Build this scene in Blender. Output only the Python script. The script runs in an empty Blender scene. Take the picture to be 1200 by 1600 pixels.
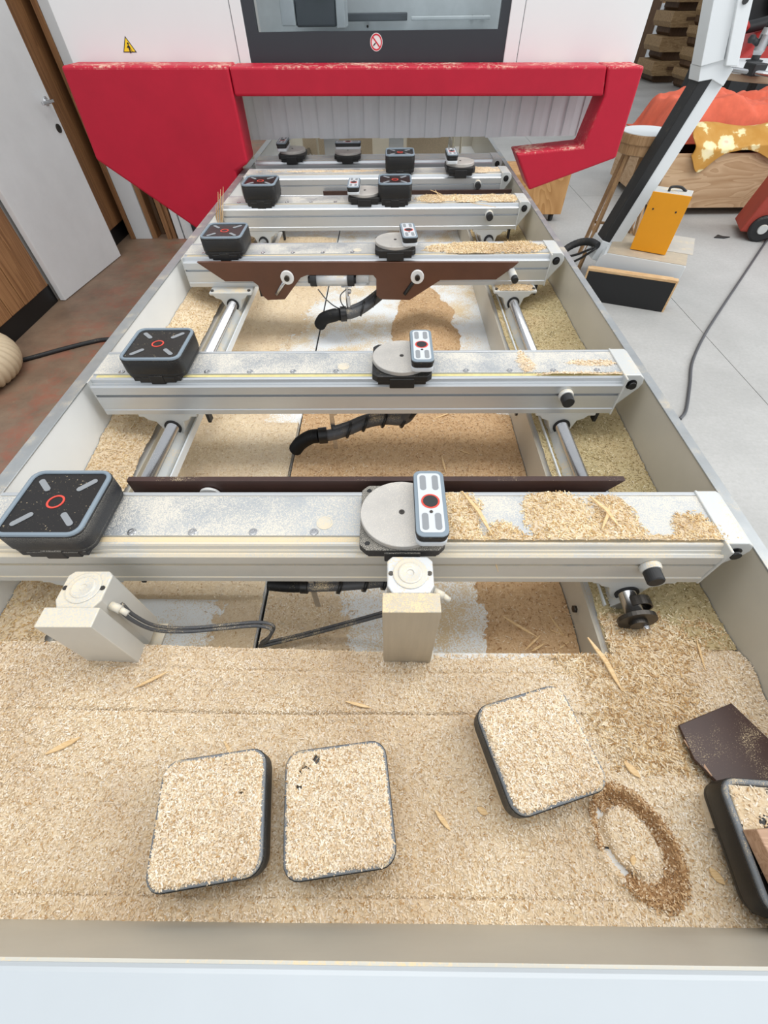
import bpy, bmesh, math, random
import numpy as np
from mathutils import Vector, Matrix
random.seed(7); RNG = np.random.default_rng(11)
S = bpy.context.scene
COL = S.collection
PI = math.pi

# ------------------------------------------------------------------ camera
F_PX, CX, CY, CAMZ = 655.0, 600.0, 800.0, 1.55
_X = np.array([1, 0, -.012]); _X /= np.linalg.norm(_X)
_Y = np.array([0, -822., 655.]); _Y /= np.linalg.norm(_Y); _Y[0] = .0075
_Y -= _X * _X.dot(_Y); _Y /= np.linalg.norm(_Y)
_Z = np.cross(_X, _Y)
if _Z[1] > 0: _Z = -_Z
BAS = np.array([_X, _Y, _Z])                      # rows: world axes in camera (right, down, forward)
def ray(u, v): return BAS @ np.array([u - CX, v - CY, F_PX])
CAMP = np.array([0, 0, CAMZ])
def Wz(u, v, z): r = ray(u, v); return r * ((z - CAMZ) / r[2]) + CAMP
def Wy(u, v, y): r = ray(u, v); return r * (y / r[1]) + CAMP
def Wx(u, v, x): r = ray(u, v); return r * (x / r[0]) + CAMP
cam = bpy.data.objects.new('camera', bpy.data.cameras.new('camera')); COL.objects.link(cam)
cam.data.sensor_fit = 'HORIZONTAL'; cam.data.sensor_width = 36.0; cam.data.lens = 36.0 * F_PX / 1200.0
cam.data.clip_start = .01; cam.data.clip_end = 200
R, D, Fw = BAS[:, 0], BAS[:, 1], BAS[:, 2]
cam.matrix_world = Matrix(((R[0], -D[0], -Fw[0], 0), (R[1], -D[1], -Fw[1], 0), (R[2], -D[2], -Fw[2], CAMZ), (0, 0, 0, 1)))
S.camera = cam

# ------------------------------------------------------------------ world and light
w = bpy.data.worlds.new('world'); S.world = w; w.use_nodes = True
w.node_tree.nodes['Background'].inputs[0].default_value = (.93, .96, 1.0, 1)
w.node_tree.nodes['Background'].inputs[1].default_value = .86
def area(name, loc, target, sx, sy, power, col=(1, 1, 1)):
    l = bpy.data.lights.new(name, 'AREA'); l.shape = 'RECTANGLE'; l.size = sx; l.size_y = sy; l.energy = power; l.color = col
    o = bpy.data.objects.new(name, l); COL.objects.link(o); o.location = loc
    o.rotation_euler = (Vector(target) - Vector(loc)).to_track_quat('-Z', 'Y').to_euler()
    return o
area('roof_light', (1.6, 1.6, 6.0), (1.0, 1.6, 0), 2.2, 9.0, 330, (1, .985, .95))
area('window_light', (9.0, 1.5, 4.2), (0, 1.6, .8), 7.0, 3.0, 420, (.95, .98, 1.0))
area('rear_light', (-.6, -5.5, 4.2), (0, 1.6, .9), 6.0, 2.5, 110, (.97, .98, 1.0))  # unseen area light behind the camera, aimed at the bed
vs = S.view_settings
vs.view_transform = 'Standard'; vs.look = 'None'; vs.gamma = 1.0; vs.use_curve_mapping = False
vs.exposure = -0.2

# ------------------------------------------------------------------ materials
def lin(c):
    if isinstance(c, str):
        c = [int(c[i:i + 2], 16) / 255 for i in (0, 2, 4)]
        c = [x / 12.92 if x <= .04045 else ((x + .055) / 1.055) ** 2.4 for x in c]
    return (c[0], c[1], c[2], 1)
class NT:
    def __init__(s, name):
        s.m = bpy.data.materials.new(name); s.m.use_nodes = True; s.t = s.m.node_tree; s.n = s.t.nodes
        s.b = s.n['Principled BSDF']; s._co = None
    def node(s, typ, **kw):
        n = s.n.new(typ)
        for k, v in kw.items():
            if k in n.inputs: n.inputs[k].default_value = v
            else: setattr(n, k, v)
        return n
    def link(s, a, b): s.t.links.new(a, b)
    def co(s):
        if not s._co: s._co = s.n.new('ShaderNodeTexCoord').outputs['Object']
        return s._co
    def noise(s, scale, detail=4, rough=.6, stretch=None, dist=0.0):
        n = s.node('ShaderNodeTexNoise'); n.inputs['Scale'].default_value = scale; n.inputs['Detail'].default_value = detail
        n.inputs['Roughness'].default_value = rough; n.inputs['Distortion'].default_value = dist
        v = s.co()
        if stretch:
            mp = s.node('ShaderNodeMapping'); mp.inputs['Scale'].default_value = stretch; s.link(v, mp.inputs[0]); v = mp.outputs[0]
        s.link(v, n.inputs['Vector']); return n.outputs['Fac']
    def ramp(s, val, stops, interp='LINEAR'):
        r = s.node('ShaderNodeValToRGB'); e = r.color_ramp; e.interpolation = interp
        while len(e.elements) < len(stops): e.elements.new(.5)
        for el, (p, c) in zip(e.elements, stops): el.position = p; el.color = c if len(c) == 4 else (*c, 1)
        s.link(val, r.inputs[0]); return r.outputs[0]
    def mix(s, fac, a, b, mode='MIX'):
        n = s.node('ShaderNodeMix'); n.data_type = 'RGBA'; n.blend_type = mode
        for val, i in ((fac, 0), (a, 6), (b, 7)):
            if hasattr(val, 'links') or hasattr(val, 'is_linked'): s.link(val, n.inputs[i])
            else: n.inputs[i].default_value = val
        return n.outputs[2]
    def math(s, op, a, b=0.0):
        n = s.node('ShaderNodeMath'); n.operation = op
        for i, val in enumerate((a, b)):
            if hasattr(val, 'is_linked'): s.link(val, n.inputs[i])
            else: n.inputs[i].default_value = val
        return n.outputs[0]
    def up(s):
        g = s.node('ShaderNodeNewGeometry'); x = s.node('ShaderNodeSeparateXYZ'); s.link(g.outputs['Normal'], x.inputs[0])
        return s.math('MAXIMUM', x.outputs[2], 0.0)
    def bump(s, h, strength, dist=.002):
        b = s.node('ShaderNodeBump'); b.inputs['Strength'].default_value = strength; b.inputs['Distance'].default_value = dist
        s.link(h, b.inputs['Height']); s.link(b.outputs[0], s.b.inputs['Normal'])
BW = lambda a: (a, a, a, 1)
DUST = lin('e2cda6')
MATS = {}
def M(name, col, rough=.5, metal=0., var=.06, vscale=6., bump=0., bscale=300., dust=0., dscale=14., fine=420., stretch=None, spec=.5, dustcol=None, speck=.5, side=.12):
    """Painted, cast, rubber or metal surface: colour, slight patchiness, grain relief, and sawdust lying on it."""
    if name in MATS: return MATS[name]
    t = NT(name); b = t.b
    b.inputs['Roughness'].default_value = rough; b.inputs['Metallic'].default_value = metal
    b.inputs['Specular IOR Level'].default_value = spec
    c = lin(col)
    hi = tuple(min(1, x * (1 + var)) for x in c[:3]) + (1,); lo = tuple(x * (1 - var) for x in c[:3]) + (1,)
    out = t.ramp(t.noise(vscale, 5, .65, stretch), [(.3, lo), (.7, hi)])
    if dust > 0:
        big = t.noise(dscale, 5, .6); sm = t.noise(fine, 2, .7)
        comb = t.math('ADD', t.math('MULTIPLY', big, 1 - speck), t.math('MULTIPLY', sm, speck))
        th = .72 - .5 * dust
        m = t.ramp(comb, [(max(0, th - .05), BW(0)), (min(1, th + .06), BW(1))])
        m = t.math('MULTIPLY', m, t.math('MINIMUM', t.math('ADD', t.math('MULTIPLY', t.up(), 1.3), side * dust), 1.0))
        out = t.mix(m, out, dustcol or DUST)
        r = t.math('ADD', t.math('MULTIPLY', m, .9 - rough), rough); t.link(r, b.inputs['Roughness'])
        if metal: t.link(t.math('MULTIPLY', t.math('SUBTRACT', 1.0, m), metal), b.inputs['Metallic'])
    t.link(out, b.inputs['Base Color'])
    if bump: t.bump(t.noise(bscale, 3, .6, stretch), bump)
    MATS[name] = t.m; return t.m
def wood(name, light, dark, stretch=(1, 12, 12), scale=3., rough=.6, rings=6.):
    if name in MATS: return MATS[name]
    t = NT(name); t.b.inputs['Roughness'].default_value = rough
    base = t.noise(scale, 6, .6, stretch, .6)
    wv = t.math('FRACT', t.math('MULTIPLY', t.noise(scale * .6, 2, .4, stretch, .9), rings))
    f = t.math('ADD', t.math('MULTIPLY', base, .65), t.math('MULTIPLY', wv, .35))
    t.link(t.ramp(f, [(.2, lin(dark)), (.75, lin(light))]), t.b.inputs['Base Color'])
    t.bump(base, .15, .002); MATS[name] = t.m; return t.m
def sawdust_mat(name, stops, chips=False, drift=.42):
    t = NT(name); t.b.inputs['Roughness'].default_value = .95; t.b.inputs['Specular IOR Level'].default_value = .15
    if chips:
        v = t.node('ShaderNodeNewGeometry').outputs['Random Per Island']
        c = t.ramp(v, stops)
        if drift: c = t.mix(t.ramp(t.noise(4.5, 5, .65), [(.42, BW(0)), (.68, BW(drift))]), c, lin('b08a5c'), 'MIX')
    else:
        f = t.math('ADD', t.math('MULTIPLY', t.noise(260, 4, .75), .6), t.math('MULTIPLY', t.noise(9, 4, .6), .4))
        c = t.ramp(f, stops)
        if drift: c = t.mix(t.ramp(t.noise(4.5, 5, .65), [(.42, BW(0)), (.68, BW(drift))]), c, lin('b08a5c'), 'MIX')
        t.bump(t.noise(420, 4, .8), .5, .003)
    t.link(c, t.b.inputs['Base Color']); MATS[name] = t.m; return t.m
sawdust_mat('dust_pale', [(.3, lin('cfb48c')), (.5, lin('ead7b8')), (.68, lin('f6ebd8'))])
sawdust_mat('dust_brown', [(.3, lin('b08b64')), (.5, lin('d6b48c')), (.7, lin('e8d0ae'))])
sawdust_mat('dust_grey', [(.3, lin('9f8f69')), (.5, lin('c2b38b')), (.7, lin('dacda9'))])
sawdust_mat('dust_rust', [(.3, lin('8a6443')), (.5, lin('b58f68')), (.7, lin('d2b48f'))])
sawdust_mat('chip_rust', [(0, lin('7a5637')), (.4, lin('b08a60')), (.8, lin('d2b28a')), (1, lin('eadabf'))], True, 0)
sawdust_mat('chip_coarse', [(0, lin('9c7448')), (.35, lin('d2b283')), (.75, lin('eedbb8')), (1, lin('f6ecd8'))], True)
sawdust_mat('chip_olive', [(0, lin('7d6a42')), (.35, lin('b8a577')), (.8, lin('dccca4')), (1, lin('efe5c9'))], True)
sawdust_mat('chip_pale', [(0, lin('b89263')), (.22, lin('e6d0ad')), (.75, lin('f4e7d2')), (1, lin('f9f1e4'))], True)
sawdust_mat('chip_brown', [(0, lin('9c744e')), (.35, lin('cba67b')), (.75, lin('e4c8a3')), (1, lin('f0e0c6'))], True)
sawdust_mat('chip_yellow', [(0, lin('b58c57')), (.35, lin('e2c795')), (.8, lin('f3e2bf')), (1, lin('f8eed6'))], True)

M('white_paint', 'd9dee1', .35, var=.02, vscale=3)
M('cover_paint', 'b9c0c5', .35, var=.03, vscale=4)
M('side_lit', 'e3e5e4', .4, var=.03, vscale=4)  # left tub wall: its lit side is put into the colour
M('cabin_white', 'e1e5e5', .4, var=.015, vscale=2)
M('tub_paint', 'cbc8bd', .42, var=.05, vscale=5, dust=.28, dscale=8, fine=300)
M('tub_wall', 'c3beb1', .38, var=.05, vscale=4)  # the right tub wall's shade is put into this darker colour
M('pit_paint', 'ebeff1', .35, var=.03, vscale=5, dust=.42, dscale=7, fine=350, dustcol=lin('d8c19a'))
M('deck_paint', 'd6d8d8', .45, var=.05, dust=.25, dscale=9)
M('alu', 'c9cdd0', .36, .6, var=.05, vscale=3, stretch=(.4, 8, 8), bump=.05, bscale=60, dust=.16, dscale=9, fine=500)
M('alu_top', 'b4b9bd', .42, .6, var=.08, vscale=6, dust=.43, dscale=8, fine=520, speck=.6, dustcol=lin('d9d3c6'))
M('alu_dusty', 'ccccc8', .5, .4, var=.05, dust=.52, dscale=9, fine=500, dustcol=lin('dcd0b8'), speck=.55)
M('alu_rail', 'abafb1', .4, .7, var=.08, vscale=20, dust=.25, fine=700)
M('alu_block', 'b9b2a4', .5, .55, var=.06, vscale=12, stretch=(8, 8, .6), bump=.1, bscale=120, dust=.5, dscale=20)
M('alu_white', 'c9ccce', .42, .35, var=.03, dust=.3, dscale=14)
M('cast_white', 'c8cbca', .5, .25, var=.04, bump=.1, bscale=120, dust=.34, dscale=18)
M('steel', 'c3c4c6', .22, .95, var=.05, vscale=10, dust=.14, dscale=10, fine=500)
M('steel_dark', '4a4744', .38, .8, var=.2, vscale=30, dust=.2)
M('plastic_black', '17181a', .45, var=.15, vscale=20, bump=.08, bscale=200, dust=.13, dscale=14, fine=700, speck=.75)
M('plastic_dusty', '23252a', .55, var=.2, vscale=20, bump=.15, bscale=260, dust=.42, dscale=10, fine=900, speck=.85, dustcol=lin('b9b3a6'))
M('pod_face', '120e0d', .32, var=.3, vscale=9, dust=.07, dscale=30, fine=260, speck=.8)
M('rubber_grey', '7f8d98', .5, var=.05)
M('rubber_dusty', '777d84', .6, var=.1, dust=.3, dscale=40, fine=700)
M('grip_grey', '8b8f93', .65, var=.06)
M('red_ring', 'd84a3c', .5, var=.06)
M('disc_grey', 'bcb9b4', .5, .35, var=.05, vscale=30, bump=.08, bscale=400, dust=.3, dscale=12, fine=700, speck=.75, dustcol=lin('d9d2c6'))
M('cup_white', 'cdd2d6', .35, var=.03)
M('black_paint', '111214', .4, var=.1)
M('black_rubber', '1d1e20', .55, var=.12, dust=.15)
M('cable_grey', '4a4c50', .5, var=.1, dust=.25, fine=600)
M('cable_floor', '4c4e52', .5, var=.1)
M('top_sheet', 'b9b4ab', .6, var=.05, dust=.25)
M('box_board', 'b3a692', .7, var=.08, vscale=20, dust=.2)
M('bakelite', '5b3a2a', .42, var=.12, vscale=10, bump=.05, bscale=150, dust=.1, fine=500)
M('bakelite_dark', '3d2722', .45, var=.15, vscale=12, dust=.16, fine=500)
M('red_foam', 'b51531', .5, var=.08, vscale=5, bump=.12, bscale=90, dust=.34, dscale=7, fine=60, dustcol=lin('d8b3a0'), spec=.35, side=0.)
M('red_dark', 'a3132d', .55, var=.1, vscale=5, bump=.12, bscale=90)
M('curtain', 'd0d4d7', .45, var=.05, vscale=4, stretch=(6, 6, 1))
M('cabin_dark', '2b3036', .35, var=.05)
M('inside_grey', 'b9bfc2', .6, var=.15, vscale=4)
M('inside_dark', '4e5358', .6, var=.2, vscale=5)
M('cream_edge', 'e4dcc6', .5)
M('orange_paint', 'e59a0c', .42, var=.03)
M('sticker_yellow', 'f0d21c', .45, var=.02)
M('sticker_red', 'c9263a', .45, var=.02)
M('sticker_white', 'e2e2e0', .45, var=.01)
M('melamine', 'd9dee1', .45, var=.02)
M('chipboard', 'c9b79c', .75, var=.12, vscale=140, bump=.1, bscale=200, dust=.2)
M('hose_beige', 'cdbb9d', .55, var=.06, vscale=12)
M('cloth_orange', 'd5654b', .9, var=.12, vscale=10, bump=.1, bscale=300)
M('machine_red', 'c23a36', .45, var=.12, vscale=6)
M('machine_red_dull', '9c3a2c', .6, var=.15, vscale=6)
M('machine_green', '0f4a34', .45, var=.15)
M('machine_dark', '26282a', .55, var=.2)
M('chrome', 'd8dadd', .18, .95, var=.03)
M('brass_dull', '9a907a', .4, .8, var=.1)
M('tape_yellow', 'd6c98c', .5, var=.1, vscale=60, dust=.25)
M('tape_dusty', 'c9c2ae', .6, var=.1, vscale=50, dust=.5)
M('painted_wall', 'd2d1cd', .8, var=.03, vscale=1.2)
M('linen_white', 'eff2f4', .6, var=.03)
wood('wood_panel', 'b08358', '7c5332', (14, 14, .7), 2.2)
wood('wood_panel_dark', '9a6f47', '6d482b', (14, 14, .7), 2.2)  # darker tone of the cladding wood, used right of the door
wood('board_brown', 'a57a52', '6f4e33', (20, 2, .6), 3)
wood('board_dark', '6b5038', '46321f', (20, 2, .6), 3)
wood('plywood', 'ccae8c', 'a88560', (1.2, 3, 5), 2.2, rings=9)
wood('plywood_tan', 'c99c66', 'a2733f', (3, 3, 1.2), 2.4, rings=8)
wood('pale_wood', 'dcbd92', 'b98f5f', (2, 14, 14), 4)
wood('stack_wood', 'b3976f', '7d6040', (2, 10, 12), 2)
wood('stool_wood', 'b39069', '8a6743', (12, 12, 1), 3)
wood('splinter_wood', 'eed2a4', 'cfa66d', (3, 30, 30), 9)
wood('block_wood', 'c9a78c', 'a07c61', (2, 14, 14), 6)

def flower_cloth():
    t = NT('cloth_flower'); t.b.inputs['Roughness'].default_value = .75
    v = t.node('ShaderNodeTexVoronoi'); v.inputs['Scale'].default_value = 5.5; t.link(t.co(), v.inputs['Vector'])
    n = t.noise(22, 3, .6)
    d = t.math('ADD', v.outputs['Distance'], t.math('MULTIPLY', t.math('SUBTRACT', n, .5), .5))
    c = t.ramp(d, [(.0, lin('d9b49a')), (.13, lin('efe2c0')), (.40, lin('e6d9a6')), (.47, lin('c08f42')), (.8, lin('b98432'))])
    t.link(c, t.b.inputs['Base Color']); MATS['cloth_flower'] = t.m
flower_cloth()
def floor_mat():
    t = NT('concrete'); t.b.inputs['Roughness'].default_value = .55
    g = t.ramp(t.noise(1.1, 8, .62), [(.3, lin('a2a2a0')), (.7, lin('bcbcba'))])
    g = t.mix(t.ramp(t.noise(45, 4, .7), [(.35, BW(0)), (.75, BW(.35))]), g, lin('8b8a86'))
    # brown dust and old red paint worn into the slab left of the machine
    x = t.node('ShaderNodeSeparateXYZ'); t.link(t.co(), x.inputs[0])
    px = t.math('ADD', x.outputs[0], t.math('MULTIPLY', t.math('SUBTRACT', t.noise(1.6, 5, .6), .5), 1.2))
    br = t.ramp(t.noise(3.5, 7, .65), [(.3, lin('6f5b4b')), (.7, lin('937c67'))])
    m = t.node('ShaderNodeMapRange'); m.inputs[1].default_value = -.3; m.inputs[2].default_value = -1.1; t.link(px, m.inputs[0])
    g = t.mix(m.outputs[0], g, br)
    bx = t.math('ABSOLUTE', t.math('ADD', x.outputs[0], 1.75))
    band = t.node('ShaderNodeMapRange'); band.inputs[1].default_value = .86; band.inputs[2].default_value = .1; t.link(bx, band.inputs[0])
    red = t.math('MULTIPLY', band.outputs[0], t.ramp(t.noise(5.5, 7, .72), [(.46, BW(0)), (.62, BW(.75))]))
    g = t.mix(red, g, lin('a04f3a'))
    ch = t.ramp(t.noise(38, 3, .8), [(.66, BW(0)), (.72, BW(.8))])
    near = t.node('ShaderNodeMapRange'); near.inputs[1].default_value = 2.9; near.inputs[2].default_value = 1.2; t.link(x.outputs[0], near.inputs[0])
    g = t.mix(t.math('MULTIPLY', ch, t.math('MULTIPLY', near.outputs[0], t.ramp(t.noise(1.7, 3), [(.45, BW(0)), (.6, BW(1))]))), g, lin('d4bd93'))
    t.link(g, t.b.inputs['Base Color']); t.bump(t.noise(30, 6, .7), .12, .004); MATS['concrete'] = t.m
floor_mat()
def glass_mat():
    t = NT('glass'); t.b.inputs['Roughness'].default_value = .03; t.b.inputs['Transmission Weight'].default_value = 1.0
    t.b.inputs['IOR'].default_value = 1.1; t.b.inputs['Base Color'].default_value = (.86, .9, .92, 1); MATS['glass'] = t.m
    t = NT('clear_plastic'); t.b.inputs['Roughness'].default_value = .12; t.b.inputs['Transmission Weight'].default_value = .85
    t.b.inputs['IOR'].default_value = 1.3; t.b.inputs['Base Color'].default_value = (.92, .94, .95, 1); MATS['clear_plastic'] = t.m
glass_mat()

# ------------------------------------------------------------------ mesh builder
OFF = {}
class MB:
    def __init__(s): s.v = []; s.f = []; s.sm = []
    def add(s, v, f, smooth=False):
        b = len(s.v); s.v += [tuple(map(float, p)) for p in v]; s.f += [tuple(i + b for i in q) for q in f]; s.sm += [smooth] * len(f); return s
    def box(s, x0, x1, y0, y1, z0, z1):
        v = [(x, y, z) for z in (z0, z1) for y in (y0, y1) for x in (x0, x1)]
        return s.add(v, [(0, 2, 3, 1), (4, 5, 7, 6), (0, 1, 5, 4), (2, 6, 7, 3), (0, 4, 6, 2), (1, 3, 7, 5)])
    def prism(s, poly, a0, a1, axis='z', smooth=False):
        """polygon in the two other axes, extruded from a0 to a1"""
        n = len(poly)
        def P(p, a): return {'z': (p[0], p[1], a), 'y': (p[0], a, p[1]), 'x': (a, p[0], p[1])}[axis]
        v = [P(p, a0) for p in poly] + [P(p, a1) for p in poly]
        f = [tuple(range(n))[::-1], tuple(range(n, 2 * n))] + [(i, (i + 1) % n, n + (i + 1) % n, n + i) for i in range(n)]
        b = len(s.f); s.add(v, f)
        if smooth:
            for i in range(b + 2, len(s.f)): s.sm[i] = True
        return s
    def cyl(s, p0, p1, r0, r1=None, seg=20, caps=True):
        r1 = r0 if r1 is None else r1
        p0, p1 = Vector(p0), Vector(p1); q = (p1 - p0).to_track_quat('Z', 'Y')
        v = [p0 + q @ Vector((r0 * math.cos(2 * PI * i / seg), r0 * math.sin(2 * PI * i / seg), 0)) for i in range(seg)]
        v += [p1 + q @ Vector((r1 * math.cos(2 * PI * i / seg), r1 * math.sin(2 * PI * i / seg), 0)) for i in range(seg)]
        s.add(v, [(i, (i + 1) % seg, seg + (i + 1) % seg, seg + i) for i in range(seg)], True)
        if caps:
            b = len(s.v) - 2 * seg
            s.f += [tuple(range(b, b + seg))[::-1], tuple(range(b + seg, b + 2 * seg))]; s.sm += [False, False]
        return s
    def lathe(s, prof, c=(0, 0, 0), axis='z', seg=28, ring=False):
        """profile of (radius, height) points, closed at both ends when the radius is 0"""
        n = len(prof); v = []
        for r, h in prof:
            for i in range(seg):
                a = 2 * PI * i / seg; p = (r * math.cos(a), r * math.sin(a), h)
                if axis == 'y': p = (p[0], -p[2], p[1])
                if axis == 'x': p = (p[2], p[0], p[1])
                v.append((p[0] + c[0], p[1] + c[1], p[2] + c[2]))
        f = [(j * seg + i, j * seg + (i + 1) % seg, (j + 1) * seg + (i + 1) % seg, (j + 1) * seg + i) for j in range(n - 1) for i in range(seg)]
        if ring: f += [((n - 1) * seg + i, (n - 1) * seg + (i + 1) % seg, (i + 1) % seg, i) for i in range(seg)]
        s.add(v, f, False)
        if ring: return s
        s.f += [tuple(range(len(s.v) - n * seg, len(s.v) - n * seg + seg))[::-1], tuple(range(len(s.v) - seg, len(s.v)))]; s.sm += [False, False]
        return s
    def tube(s, pts, r, seg=10, res=8, rib=0., pitch=2):
        pts = [Vector(p) for p in pts]; path = []
        if len(pts) == 2: path = [pts[0].lerp(pts[1], k / res) for k in range(res + 1)]
        else:
            P = [pts[0] * 2 - pts[1]] + pts + [pts[-1] * 2 - pts[-2]]
            for i in range(1, len(P) - 2):
                for k in range(res):
                    t = k / res; a, b, c, d = P[i - 1:i + 3]
                    path.append(.5 * ((2 * b) + (c - a) * t + (2 * a - 5 * b + 4 * c - d) * t * t + (3 * b - a - 3 * c + d) * t ** 3))
            path.append(pts[-1])
        n = len(path); v = []; T = (path[1] - path[0]).normalized(); N = T.orthogonal().normalized()
        for i, p in enumerate(path):
            t = (path[min(i + 1, n - 1)] - path[max(i - 1, 0)]).normalized()
            N = (N - t * N.dot(t)).normalized(); Bn = t.cross(N)
            rr = r[min(i * (len(r) - 1) // max(n - 1, 1), len(r) - 1)] if isinstance(r, (list, tuple)) else r
            if rib: rr *= 1 + (rib if (i // pitch) % 2 else -rib)
            v += [p + (N * math.cos(2 * PI * k / seg) + Bn * math.sin(2 * PI * k / seg)) * rr for k in range(seg)]
        f = [(i * seg + k, i * seg + (k + 1) % seg, (i + 1) * seg + (k + 1) % seg, (i + 1) * seg + k) for i in range(n - 1) for k in range(seg)]
        s.add(v, f, True); b = len(s.v) - n * seg
        s.f += [tuple(range(b, b + seg))[::-1], tuple(range(b + (n - 1) * seg, b + n * seg))]; s.sm += [False, False]
        return s
    def xf(s, mat):
        s.v = [tuple(mat @ Vector(p)) for p in s.v]; return s
    def mesh(s, name, off=(0, 0, 0), bevel=0., bseg=2, ang=35):
        me = bpy.data.meshes.new(name)
        v = [(p[0] - off[0], p[1] - off[1], p[2] - off[2]) for p in s.v]
        me.from_pydata(v, [], s.f)
        bm = bmesh.new(); bm.from_mesh(me)
        for f, k in zip(bm.faces, s.sm): f.smooth = k
        bmesh.ops.recalc_face_normals(bm, faces=bm.faces)
        if bevel:
            es = [e for e in bm.edges if len(e.link_faces) == 2 and e.calc_face_angle(0) > math.radians(ang)]
            bmesh.ops.bevel(bm, geom=es, offset=bevel, segments=bseg, profile=.5, affect='EDGES', clamp_overlap=True)
        bm.to_mesh(me); bm.free(); return me
def rrect(cx, cy, w, h, r, n=5):
    pts = []
    for sx, sy, a0 in ((1, 1, 0), (-1, 1, 90), (-1, -1, 180), (1, -1, 270)):
        for k in range(n + 1):
            a = math.radians(a0 + 90 * k / n); pts.append((cx + sx * (w / 2 - r) + r * math.cos(a), cy + sy * (h / 2 - r) + r * math.sin(a)))
    return pts
def root(name, label, cat, loc=(0, 0, 0), rz=0., group=None):
    o = bpy.data.objects.new(name, None); COL.objects.link(o); o.location = loc; o.rotation_euler = (0, 0, rz)
    o.empty_display_size = .05; o['label'] = label; o['category'] = cat
    if group: o['group'] = group
    OFF[o.name] = tuple(loc) if not rz else (0, 0, 0); return o
def part(name, mb, m, parent, bevel=0., bseg=2, local=False, stuff=False, label=None):
    off = (0, 0, 0) if local else OFF.get(parent.name, (0, 0, 0))
    me = mb.mesh(name, off, bevel, bseg); me.materials.append(MATS[m])
    o = bpy.data.objects.new(name, me); COL.objects.link(o); o.parent = parent; OFF[o.name] = off
    if stuff: o['kind'] = 'stuff'
    if label: o['label'] = label
    return o
def thing(name, label, cat, mb, m, bevel=0., bseg=2, group=None, kind=None, local=None):
    me = mb.mesh(name, (0, 0, 0), bevel, bseg); me.materials.append(MATS[m])
    o = bpy.data.objects.new(name, me); COL.objects.link(o); OFF[o.name] = (0, 0, 0)
    if label: o['label'] = label
    if cat: o['category'] = cat
    if group: o['group'] = group
    if kind: o['kind'] = kind
    return o
def structure(name, mb, m, bevel=0., label=None):
    return thing(name, label, None, mb, m, bevel, kind='structure')
def shared(name, me, parent, loc=(0, 0, 0), rz=0.):
    o = bpy.data.objects.new(name, me); COL.objects.link(o); o.parent = parent; o.location = loc; o.rotation_euler = (0, 0, rz); OFF[o.name] = OFF.get(parent.name, (0, 0, 0)); return o
def dup(src, loc, rz, label, group=None, sz=1.0):
    def cp(o, par):
        c = o.copy(); COL.objects.link(c); c.parent = par
        for ch in o.children: cp(ch, c)
        return c
    r = cp(src, None); r.scale = (1, 1, sz); r.location = loc; r.rotation_euler = (0, 0, rz); r['label'] = label
    if group: r['group'] = group
    return r

# ------------------------------------------------------------------ noise and sawdust
_perm = RNG.random((256, 256))
def vnoise(x, y):
    xi, yi = np.floor(x).astype(int), np.floor(y).astype(int); fx, fy = x - xi, y - yi
    fx, fy = fx * fx * (3 - 2 * fx), fy * fy * (3 - 2 * fy)
    g = lambda a, b: _perm[a & 255, b & 255]
    return (g(xi, yi) * (1 - fx) + g(xi + 1, yi) * fx) * (1 - fy) + (g(xi, yi + 1) * (1 - fx) + g(xi + 1, yi + 1) * fx) * fy
def fbm(x, y, sc, oct=4):
    s = 0; a = .5
    for k in range(oct): s = s + a * vnoise(x * sc + 17.3 * k, y * sc + 9.1 * k); sc *= 2.1; a *= .5
    return s / (1 - .5 ** oct) - .5
def np_mesh(name, V, Q, mats, smooth=True, tri=False):
    me = bpy.data.meshes.new(name); n = 3 if tri else 4
    me.vertices.add(len(V)); me.vertices.foreach_set('co', V.astype(np.float32).ravel())
    me.loops.add(Q.size); me.loops.foreach_set('vertex_index', Q.astype(np.int32).ravel())
    me.polygons.add(len(Q)); me.polygons.foreach_set('loop_start', np.arange(0, Q.size, n, dtype=np.int32))
    me.update(calc_edges=True)
    if smooth: me.polygons.foreach_set('use_smooth', np.ones(len(Q), dtype=bool))
    for m in mats: me.materials.append(MATS[m])
    return me
def chip_mesh(x, y, z, lo, hi, tilt=.25, curl=.3, w=(.00045, .00105)):
    n = len(x); L = RNG.uniform(lo, hi, n) * (.55 + .9 * RNG.random(n) ** 2); W = RNG.uniform(*w, n)
    a = RNG.uniform(0, 2 * PI, n); t = RNG.normal(0, tilt, n); c = RNG.normal(0, curl, n); rl = RNG.normal(0, .35, n)
    d = np.stack([np.cos(a) * np.cos(t), np.sin(a) * np.cos(t), np.sin(t)], 1)
    s_ = np.stack([-np.sin(a) * np.cos(rl), np.cos(a) * np.cos(rl), np.sin(rl)], 1)
    up = np.cross(d, s_); c0 = np.stack([x, y, z], 1)
    V = np.empty((n, 6, 3))
    for k, (u, b) in enumerate(((-.5, 0), (0, 1), (.5, 0))):
        m = c0 + d * (L * u)[:, None] + up * (L * c * .35 * b)[:, None]
        V[:, 2 * k] = m - s_ * W[:, None]; V[:, 2 * k + 1] = m + s_ * W[:, None]
    Q = (np.arange(n)[:, None, None] * 6 + np.array([[0, 1, 3, 2], [2, 3, 5, 4]])[None]).reshape(-1, 4)
    return V.reshape(-1, 3), Q
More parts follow.
